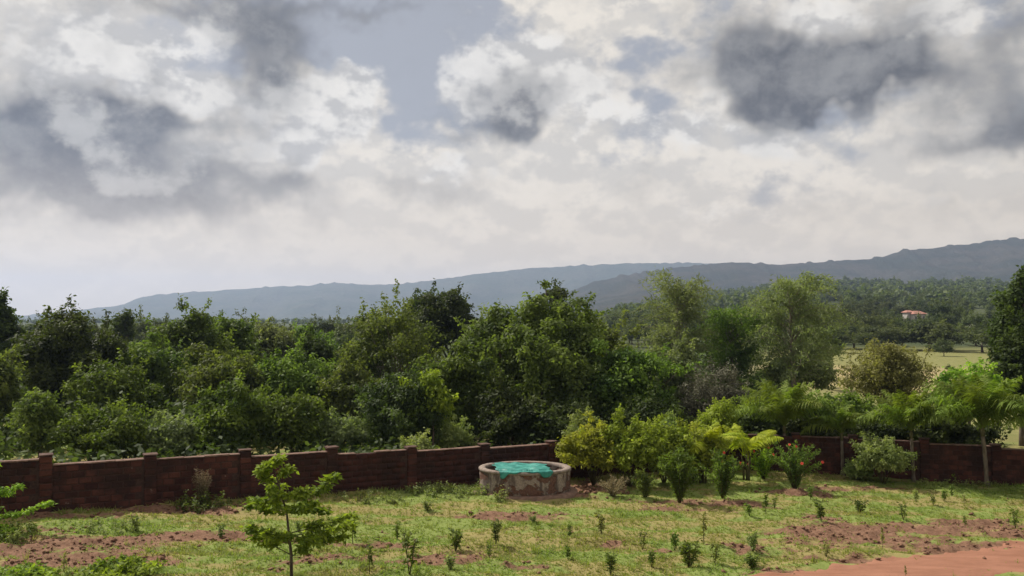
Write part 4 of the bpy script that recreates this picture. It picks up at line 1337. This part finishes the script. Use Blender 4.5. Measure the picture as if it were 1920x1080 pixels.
# ------------------------------------------------------------------ the young tree in front
def young_tree(name, label, base, trunk, branches, Y, mat, seed, leaf=.16, trunk_r=.045, dens=1.0):
    """trunk and branches given as photo pixels with a depth offset, in tiers"""
    r = random.Random(seed); rng = np.random.default_rng(seed)
    B = at(base[0], base[1], Y); B.z = gz1(B.x, B.y)
    e = empty(name, B, label=label, cat='tree')
    tp = [Vector((0, 0, -.15))] + [at(x, y, Y) - B for (x, y) in trunk]
    tb = TB()
    tb.tube(tp, [trunk_r * (1 - .8 * i / (len(tp) - 1)) for i in range(len(tp))], 8)
    P = []; T = []
    for (x0, y0, x1, y1, dy, wdt) in branches:
        a = at(x0, y0, Y) - B; c = at(x1, y1, Y + dy) - B
        mid = a.lerp(c, .5) + Vector((0, 0, -.04 * (c - a).length + .03))
        tb.tube([a, mid, c], [.016, .011, .005], 5)
        ln = (c - a).length
        dr = (c - a).normalized(); sd_ = dr.cross(Vector((0, 0, 1))).normalized()
        for k in range(int(ln * 8 * dens) + 3):
            s = r.uniform(.3, 1.05)
            o = a.lerp(c, s) if s < .5 else mid.lerp(c, (s - .5) * 2)
            o = o + sd_ * r.gauss(0, wdt * .5 * (1.1 - .5 * s)) + Vector((0, 0, r.gauss(.02, .035)))
            n = 26
            an = rng.uniform(0, 6.28, n)
            T.append(np.stack([np.cos(an), np.sin(an), rng.normal(-.05, .25, n)], 1) + np.array(dr) * .3)
            P.append(np.array(o) + rng.normal(size=(n, 3)) * np.array([.055, .055, .03]))
    P = np.concatenate(P); T = unit(np.concatenate(T))
    Nn = unit(rng.normal(size=P.shape) * .6 + np.array([0, 0, 1]))
    V, Q, t = leaf_arrays(P, Nn, leaf, leaf * .5, rng.random(len(P)), rng, T, droop=.12)
    obj('trunk', tb.mesh('trunk', BARK, True), e)
    obj('crown', mesh_np('crown', V, Q, attrs={'tint': t}, mat=LEAF[mat]), e)
    return e
young_tree('young_tree', 'slender young tree with tiered bright green branches in the left foreground', (547, 1088),
           [(546, 1040), (542, 1005), (538, 965), (526, 920), (516, 885), (512, 862)],
           [(545, 1040, 478, 1003, .3, .22), (545, 1045, 592, 1012, -.4, .3), (544, 1020, 462, 990, -.3, .28), (543, 1015, 640, 1008, .2, .32), (543, 1012, 520, 1002, .9, .3),
            (542, 1005, 655, 985, .1, .3), (541, 1000, 660, 968, .5, .26), (542, 1010, 500, 1000, -.8, .3), (541, 1000, 600, 1018, -.7, .28),
            (538, 965, 470, 950, .1, .25), (537, 962, 478, 940, .6, .22), (536, 955, 590, 945, -.3, .3), (537, 960, 560, 952, -.8, .3), (537, 955, 610, 958, .5, .24),
            (534, 940, 600, 918, .1, .18), (590, 922, 630, 897, .1, .10), (532, 938, 575, 920, -.4, .2), (530, 930, 478, 948, -.4, .18),
            (524, 912, 480, 882, .1, .16), (522, 905, 540, 880, -.2, .15), (518, 890, 498, 868, .0, .13), (513, 870, 528, 858, .1, .10), (514, 872, 488, 884, -.2, .14), (526, 918, 505, 915, .4, .2), (530, 935, 520, 925, -.5, .2)], 22.8, 'fresh', 61)
young_tree('young_tree', 'branches of a young tree reaching in from the left edge of the photo', (-52, 1030),
           [(-50, 985), (-45, 930), (-40, 880)],
           [(-50, 985, 92, 946, .2, .05), (-46, 940, 36, 912, .0, .16), (-45, 930, 20, 922, .6, .16), (-50, 975, 20, 1000, -.3, .3), (-50, 970, -5, 955, -.2, .2), (-48, 960, -90, 930, 0, .3), (-42, 900, -80, 880, 0, .25), (-42, 890, -10, 870, 0, .2)], 27.0, 'fresh', 62, leaf=.12, dens=1.1)

# ------------------------------------------------------------------ saplings and weeds dotted over the lawn
def sapling_variants():
    out = []
    for k in range(6):
        r = random.Random(600 + k); rng = np.random.default_rng(600 + k)
        tb = TB(); P = []; T = []
        ns = [1, 3, 5, 2, 7, 1][k]
        for s in range(ns):
            a = r.uniform(0, 6.28); sp = r.uniform(.05, .32) * (0 if ns == 1 else 1) * (1.3 if k == 4 else 1)
            end = Vector((math.cos(a) * sp, math.sin(a) * sp, r.uniform(.7, 1.0)))
            tb.tube([(0, 0, -.08), end * .5 + Vector((r.uniform(-.03, .03), 0, 0)), end], [.022, .016, .008], 5)
            n = [60, 34, 30, 46, 34, 40][k]
            q = rng.uniform(.25 if k != 0 else .4, 1.02, n)[:, None]
            P.append(q * np.array(end) + rng.normal(size=(n, 3)) * .035)
            an = rng.uniform(0, 6.28, n)
            T.append(np.stack([np.cos(an), np.sin(an), rng.uniform(-.2, .8, n)], 1))
        P = np.concatenate(P); T = unit(np.concatenate(T))
        Nn = unit(rng.normal(size=P.shape) * .6 + np.array([0, 0, .8]))
        lf = [.20, .20, .22, .22, .2, .26][k]
        V, Q, t = leaf_arrays(P, Nn, lf, lf * .42, rng.random(len(P)), rng, T, droop=.1)
        V[:, 2] = np.maximum(V[:, 2], .01)
        out.append((tb.mesh('stem', STEM, True), [mesh_np('foliage', V, Q, attrs={'tint': t}, mat=LEAF[m]) for m in ('mid', 'weed', 'olive', 'dry')]))
    return out
SAPV = sapling_variants()
def sapling(px, py, hpx, k, mat, label, wide=1.0):
    b = ground_at(px, py)
    b.z = float(gzr(b.x, b.y))
    h = hpx * b.y / F
    e = empty('sapling', b, (px * 7.3) % 6.28, label=label, cat='plant', group='small plants set out over the lawn')
    e.scale = (h * wide, h * wide, h)
    obj('stem', SAPV[k][0], e)
    obj('foliage', SAPV[k][1][mat], e)
for row in [
    (255, 994, 38, 3, 1, 'light green sapling near the wall left of the dry weed', 1.1), (415, 1006, 32, 1, 0, 'small dark sapling left of the young tree beside the soil strip', 1.0),
    (120, 1072, 42, 0, 3, 'thin brownish sapling at the bottom left on red soil', .8), (28, 1022, 26, 4, 1, 'low weed at the left edge on red soil', 1.2),
    (693, 1074, 60, 0, 2, 'thin dark upright sapling at the bottom right of the young tree', .75), (768, 1077, 72, 1, 0, 'tall dark sapling at the bottom between two thinner ones', .8),
    (745, 1012, 34, 1, 0, 'small sapling above the soil patch right of the young tree', 1.0), (662, 1018, 52, 0, 0, 'sapling touching the right side of the young tree', .9), (762, 1040, 42, 1, 2, 'sapling just above the tall dark sapling at the bottom', .8),
    (854, 1032, 42, 4, 0, 'dark bushy sapling below the water tank on the left', .9), (930, 1024, 48, 2, 2, 'forked dark sapling straight below the water tank', .8), (918, 1048, 28, 1, 0, 'little plant below the forked sapling', .9),
    (845, 1068, 30, 4, 1, 'pale grassy weed at the bottom below the bushy sapling', 1.2), (1068, 1008, 26, 1, 0, 'tiny sapling in the middle of the lawn below the hedge', .9),
    (1128, 1002, 50, 3, 3, 'faint brownish weed in the middle of the lawn', .8), (1145, 1078, 44, 2, 0, 'dark green sapling at the bottom centre', .9), (1066, 1050, 30, 3, 0, 'low sapling at the bottom left of the centre soil clod', .9),
    (1205, 1030, 36, 1, 2, 'dark sapling right of the centre soil patch', .8), (1222, 1064, 38, 3, 0, 'green sapling near the bottom right of centre', .9), (1265, 1030, 42, 3, 0, 'green sapling left of the dark bushy plant', .9), (1293, 1062, 52, 4, 0, 'widest dark bushy plant of the lawn near the bottom', 1.0),
    (1320, 1022, 66, 0, 3, 'tall thin brown sapling with sparse leaves right of centre', .6), (1340, 1056, 38, 1, 2, 'dark sapling right of the widest bushy plant', .9), (1405, 972, 28, 3, 0, 'sapling on the lawn below the dark flowering bush', 1.0),
    (1412, 1036, 42, 4, 1, 'grey green sapling above the low round bush by the road', .8), (1411, 1063, 26, 4, 0, 'low round bush beside the road end', 1.7), (1436, 962, 42, 0, 0, 'thin upright sapling below the fan shaped bush', .7), (1452, 952, 22, 1, 0, 'tiny sapling right of the thin upright one', .9),
    (1540, 980, 40, 3, 0, 'spreading sapling on the lawn below the fan shaped bush', 1.0), (1549, 1042, 26, 1, 3, 'small dry plant at the edge of the road', 1.0), (1612, 962, 28, 4, 2, 'low grey plant on the lawn below the pale shrub', 1.2), (1655, 1032, 50, 0, 3, 'tall red brown sapling alone beside the road', .45),
    (1694, 976, 32, 1, 2, 'dark leaning sapling on the lawn below the third palm', .9), (1770, 938, 26, 3, 0, 'pale sapling on the lawn between the last palms', .9), (1785, 932, 22, 1, 0, 'tiny sapling just right of the pale one', .9),
    (1809, 986, 26, 0, 2, 'dark little sapling at the soil strip near the right edge', .9), (1904, 992, 40, 1, 0, 'sapling at the right edge above the road', .7), (1718, 940, 28, 3, 1, 'weedy plant on the grass below the third palm', .9), (1750, 948, 24, 3, 1, 'weedy plant on the grass left of the pale sapling', .9), (1808, 950, 24, 0, 3, 'thin brown stalk on the grass below the largest palm', .8),
    (1698, 1084, 26, 0, 3, 'reddish sprout rising from the road at the bottom edge', .5), (1520, 938, 26, 1, 0, 'tiny plant right of the fan shaped bush base', .9), (560, 1000, 24, 4, 1, 'weed behind the trunk of the young tree', 1.0), (800, 960, 20, 4, 1, 'low weed on the lawn left of the tank', 1.3), (1000, 985, 16, 4, 1, 'low weed on the lawn in front of the tank', 1.3), (640, 985, 18, 4, 1, 'low weed at the right tips of the young tree', 1.3)]:
    px, py, hpx, k, mt, lab, wd = row
    sapling(px, py, hpx, k, mt, lab, wd)

# ------------------------------------------------------------------ grass, weeds along the wall, clods of soil
def build_grass():
    rng = np.random.default_rng(5)
    n = 150000
    y = 20 + 24 * rng.random(n) ** 1.2
    x = rng.uniform(-.66, .66, n) * y
    wl = np.where(x < 11.3, 30 + 1.5 * (x + 15.69) / 2.9, 43.5 - (x - 11.3) * .27)
    s = soil(x, y)
    road = (y < road_up(x) + .25) & (y > road_up(x) - ROAD_W - .3) & (x > road_pts[0].x)
    dens = .25 + .75 * fbm(x * .6, y * .9, 51)
    keep = (y < wl - .25) & (rng.random(n) > s * .96) & (~road | (rng.random(n) < .04)) & (rng.random(n) < dens * 1.2)
    keep &= ((x - TX) ** 2 + (y - TY) ** 2) > (TR + .3) ** 2
    x, y = x[keep], y[keep]
    n = len(x)
    tall = sstep(fbm(x * .45, y * .7, 52), .50, .75)
    h = (.02 + .035 * rng.random(n) + .07 * tall * rng.random(n))
    near_wall = sstep(y - wl[keep], -1.6, -.4)
    h = h + near_wall * rng.random(n) * .14
    z = gzr(x, y)
    an = rng.uniform(0, 6.28, n)
    lu = lush(x, y)
    V = []; T = []
    for k in range(3):
        a = an + k * 2.1 + rng.normal(0, .3, n)
        w = .012 + .012 * rng.random(n)
        dx, dy = np.cos(a), np.sin(a)
        lean = h * rng.uniform(.8, 2.0, n)
        b1 = np.stack([x - dy * w, y + dx * w, z - .01], 1); b2 = np.stack([x + dy * w, y - dx * w, z - .01], 1)
        tp = np.stack([x + dx * lean, y + dy * lean, z + h], 1)
        V.append(np.stack([b1, b2, tp], 1).reshape(-1, 3))
    V = np.concatenate(V)
    t = np.tile(np.repeat(np.clip(lu * .8 + rng.random(n) * .35 - .05, 0, 1), 3), 3)
    tri = np.arange(len(V)).reshape(-1, 3)
    # taller tufts
    pick = rng.choice(n, 2600, replace=False)
    m = 9
    bx = np.repeat(x[pick], m) + rng.normal(0, .04, 2600 * m); by = np.repeat(y[pick], m) + rng.normal(0, .04, 2600 * m)
    bz = np.repeat(z[pick], m)
    hh = np.repeat(.08 + .16 * rng.random(2600) ** 2, m) * rng.uniform(.6, 1.1, 2600 * m)
    a = rng.uniform(0, 6.28, 2600 * m); ln = hh * rng.uniform(.2, .9, 2600 * m)
    dx, dy = np.cos(a), np.sin(a); w = .012
    TV = np.stack([np.stack([bx - dy * w, by + dx * w, bz - .02], 1), np.stack([bx + dy * w, by - dx * w, bz - .02], 1), np.stack([bx + dx * ln, by + dy * ln, bz + hh], 1)], 1).reshape(-1, 3)
    V = np.concatenate([V, TV]); t = np.concatenate([t, np.repeat(np.repeat(rng.random(2600), m), 3)])
    tri = np.arange(len(V)).reshape(-1, 3)
    obj('grass', mesh_np('grass', V, tris=tri, attrs={'tint': t}, mat=LEAF['grass']), kind='stuff')
build_grass()

def build_clods():
    rng = np.random.default_rng(15)
    n = 42000
    y = 20 + 24 * rng.random(n) ** 1.2
    x = rng.uniform(-.66, .66, n) * y
    wl = np.where(x < 11.3, 30 + 1.5 * (x + 15.69) / 2.9, 43.5 - (x - 11.3) * .27)
    keep = (soil(x, y) + .25 * rng.normal(size=n) > .55) & (y < wl - .3) & (((x - TX) ** 2 + (y - TY) ** 2) > (TR + .4) ** 2)
    keep &= rng.random(n) < .8
    x, y = x[keep], y[keep]
    px, py = proj(x, y, gz(x, y))
    rub = np.exp2(-((px - 1100) / 60) ** 2 - ((py - 915) / 14) ** 2)
    s = .014 + .075 * rng.random(len(x)) ** 5 + rub * .05 * rng.random(len(x))
    base = np.array([(1, 0, 0), (-1, 0, 0), (0, 1, 0), (0, -1, 0), (0, 0, 1), (0, 0, -1)], float)
    f = np.array([(0, 2, 4), (2, 1, 4), (1, 3, 4), (3, 0, 4), (2, 0, 5), (1, 2, 5), (3, 1, 5), (0, 3, 5)])
    m_ = len(x)
    V = base[None] * s[:, None, None] * rng.uniform(.6, 1.3, (m_, 6, 1)) * np.array([1.2, 1.2, .75])
    V = V + rng.normal(size=(m_, 6, 3)) * (s * .15)[:, None, None]
    c = np.stack([x, y, gzr(x, y) + s * .3], 1)
    V = (V + c[:, None]).reshape(-1, 3)
    T = (f[None] + (np.arange(m_) * 6)[:, None, None]).reshape(-1, 3)
    m, g, out = material('soil clods')
    nz = g.noise(g.pos(), 9, 4, .6)
    principled(g, out, g.mix(g.ss(nz, .3, .7), (.105, .055, .035), (.24, .138, .090)), .95, .1, nz, .8, .02)
    obj('soil_clods', mesh_np('soil_clods', V, tris=T, mat=m), kind='stuff')
build_clods()

# ------------------------------------------------------------------ red roofed house in the far wood
def build_house():
    Y = 372; X = (1718 - 960) / F * Y
    zb = gz1(X, Y)
    zr = at(1718, 588, Y).z          # eaves
    e = empty('house', (X, Y, zb), math.radians(12), label='far house with faded red tiled roofs among the trees of the plain', cat='house')
    e.scale = (.62, .62, .97)
    h = zr - zb
    wall = mat_plain('whitewashed wall', (.34, .31, .28), (.44, .41, .38), 1.0)
    m, g, out = material('red roof tiles')
    P = g.new('ShaderNodeTexCoord').outputs['Object']
    n = g.noise(P, .8, 4, .6)
    wv = g.new('ShaderNodeTexWave', bands_direction='X'); g.put(wv.inputs['Vector'], P); wv.inputs['Scale'].default_value = 1.3
    principled(g, out, g.mix(g.ss(n, .3, .7), (.30, .13, .095), (.42, .22, .18)), .8, .2, wv.outputs['Fac'], .5, .05)
    dk = mat_plain('dark window panes', (.02, .022, .025), (.04, .04, .045), 2, .3)
    tb = TB(); tb.box((0, 0, h / 2 - .2), (9, 7, h + .4))
    obj('wall', tb.mesh('wall', wall), e)
    def hip(w, d, z, rise, ox, oy):
        t_ = TB()
        t_.v = [Vector(v) for v in ((-w + ox, -d + oy, z), (w + ox, -d + oy, z), (w + ox, d + oy, z), (-w + ox, d + oy, z), (-w * .45 + ox, oy, z + rise), (w * .45 + ox, oy, z + rise),
                                    (-w + ox, -d + oy, z - .15), (w + ox, -d + oy, z - .15), (w + ox, d + oy, z - .15), (-w + ox, d + oy, z - .15))]
        t_.f = [(0, 1, 5, 4), (1, 2, 5), (2, 3, 4, 5), (3, 0, 4), (6, 7, 1, 0), (7, 8, 2, 1), (8, 9, 3, 2), (9, 6, 0, 3), (9, 8, 7, 6)]
        return t_.mesh('roof', m)
    obj('roof', hip(5.4, 4.4, h + .02, 1.3, 0, 0), e)
    tb = TB(); tb.box((-4.5, 2.5, h / 2 + .15), (5, 5, h + 1.1))
    obj('wall', tb.mesh('wall', wall), e)
    obj('roof', hip(3.3, 3.3, h + .72, .9, -4.5, 2.5), e)
    for x in (-3, 0, 3):
        tb = TB(); tb.box((0, 0, 0), (1.1, .12, 1.3))
        w = obj('window', tb.mesh('window', dk), e, (x, -3.52, h * .6))
        tb = TB(); tb.box((0, 0, 0), (1.4, .2, .1)); obj('sill', tb.mesh('sill', wall), w, (0, -.05, -.72))
build_house()

# ------------------------------------------------------------------ the hazy air over the plain
def build_haze():
    tb = TB()
    tb.box((0, 2490, 150), (12700, 9020, 400))
    m, g, out = material('haze')
    v = g.new('ShaderNodeVolumePrincipled')
    v.inputs['Color'].default_value = (.54, .68, 1.0, 1)
    v.inputs['Density'].default_value = HAZE_DENSITY
    v.inputs['Anisotropy'].default_value = .35
    g.t.links.new(v.outputs[0], out.inputs['Volume'])
    obj('haze', tb.mesh('haze', m), kind='stuff')
HAZE_DENSITY = 1.3e-4
build_haze()
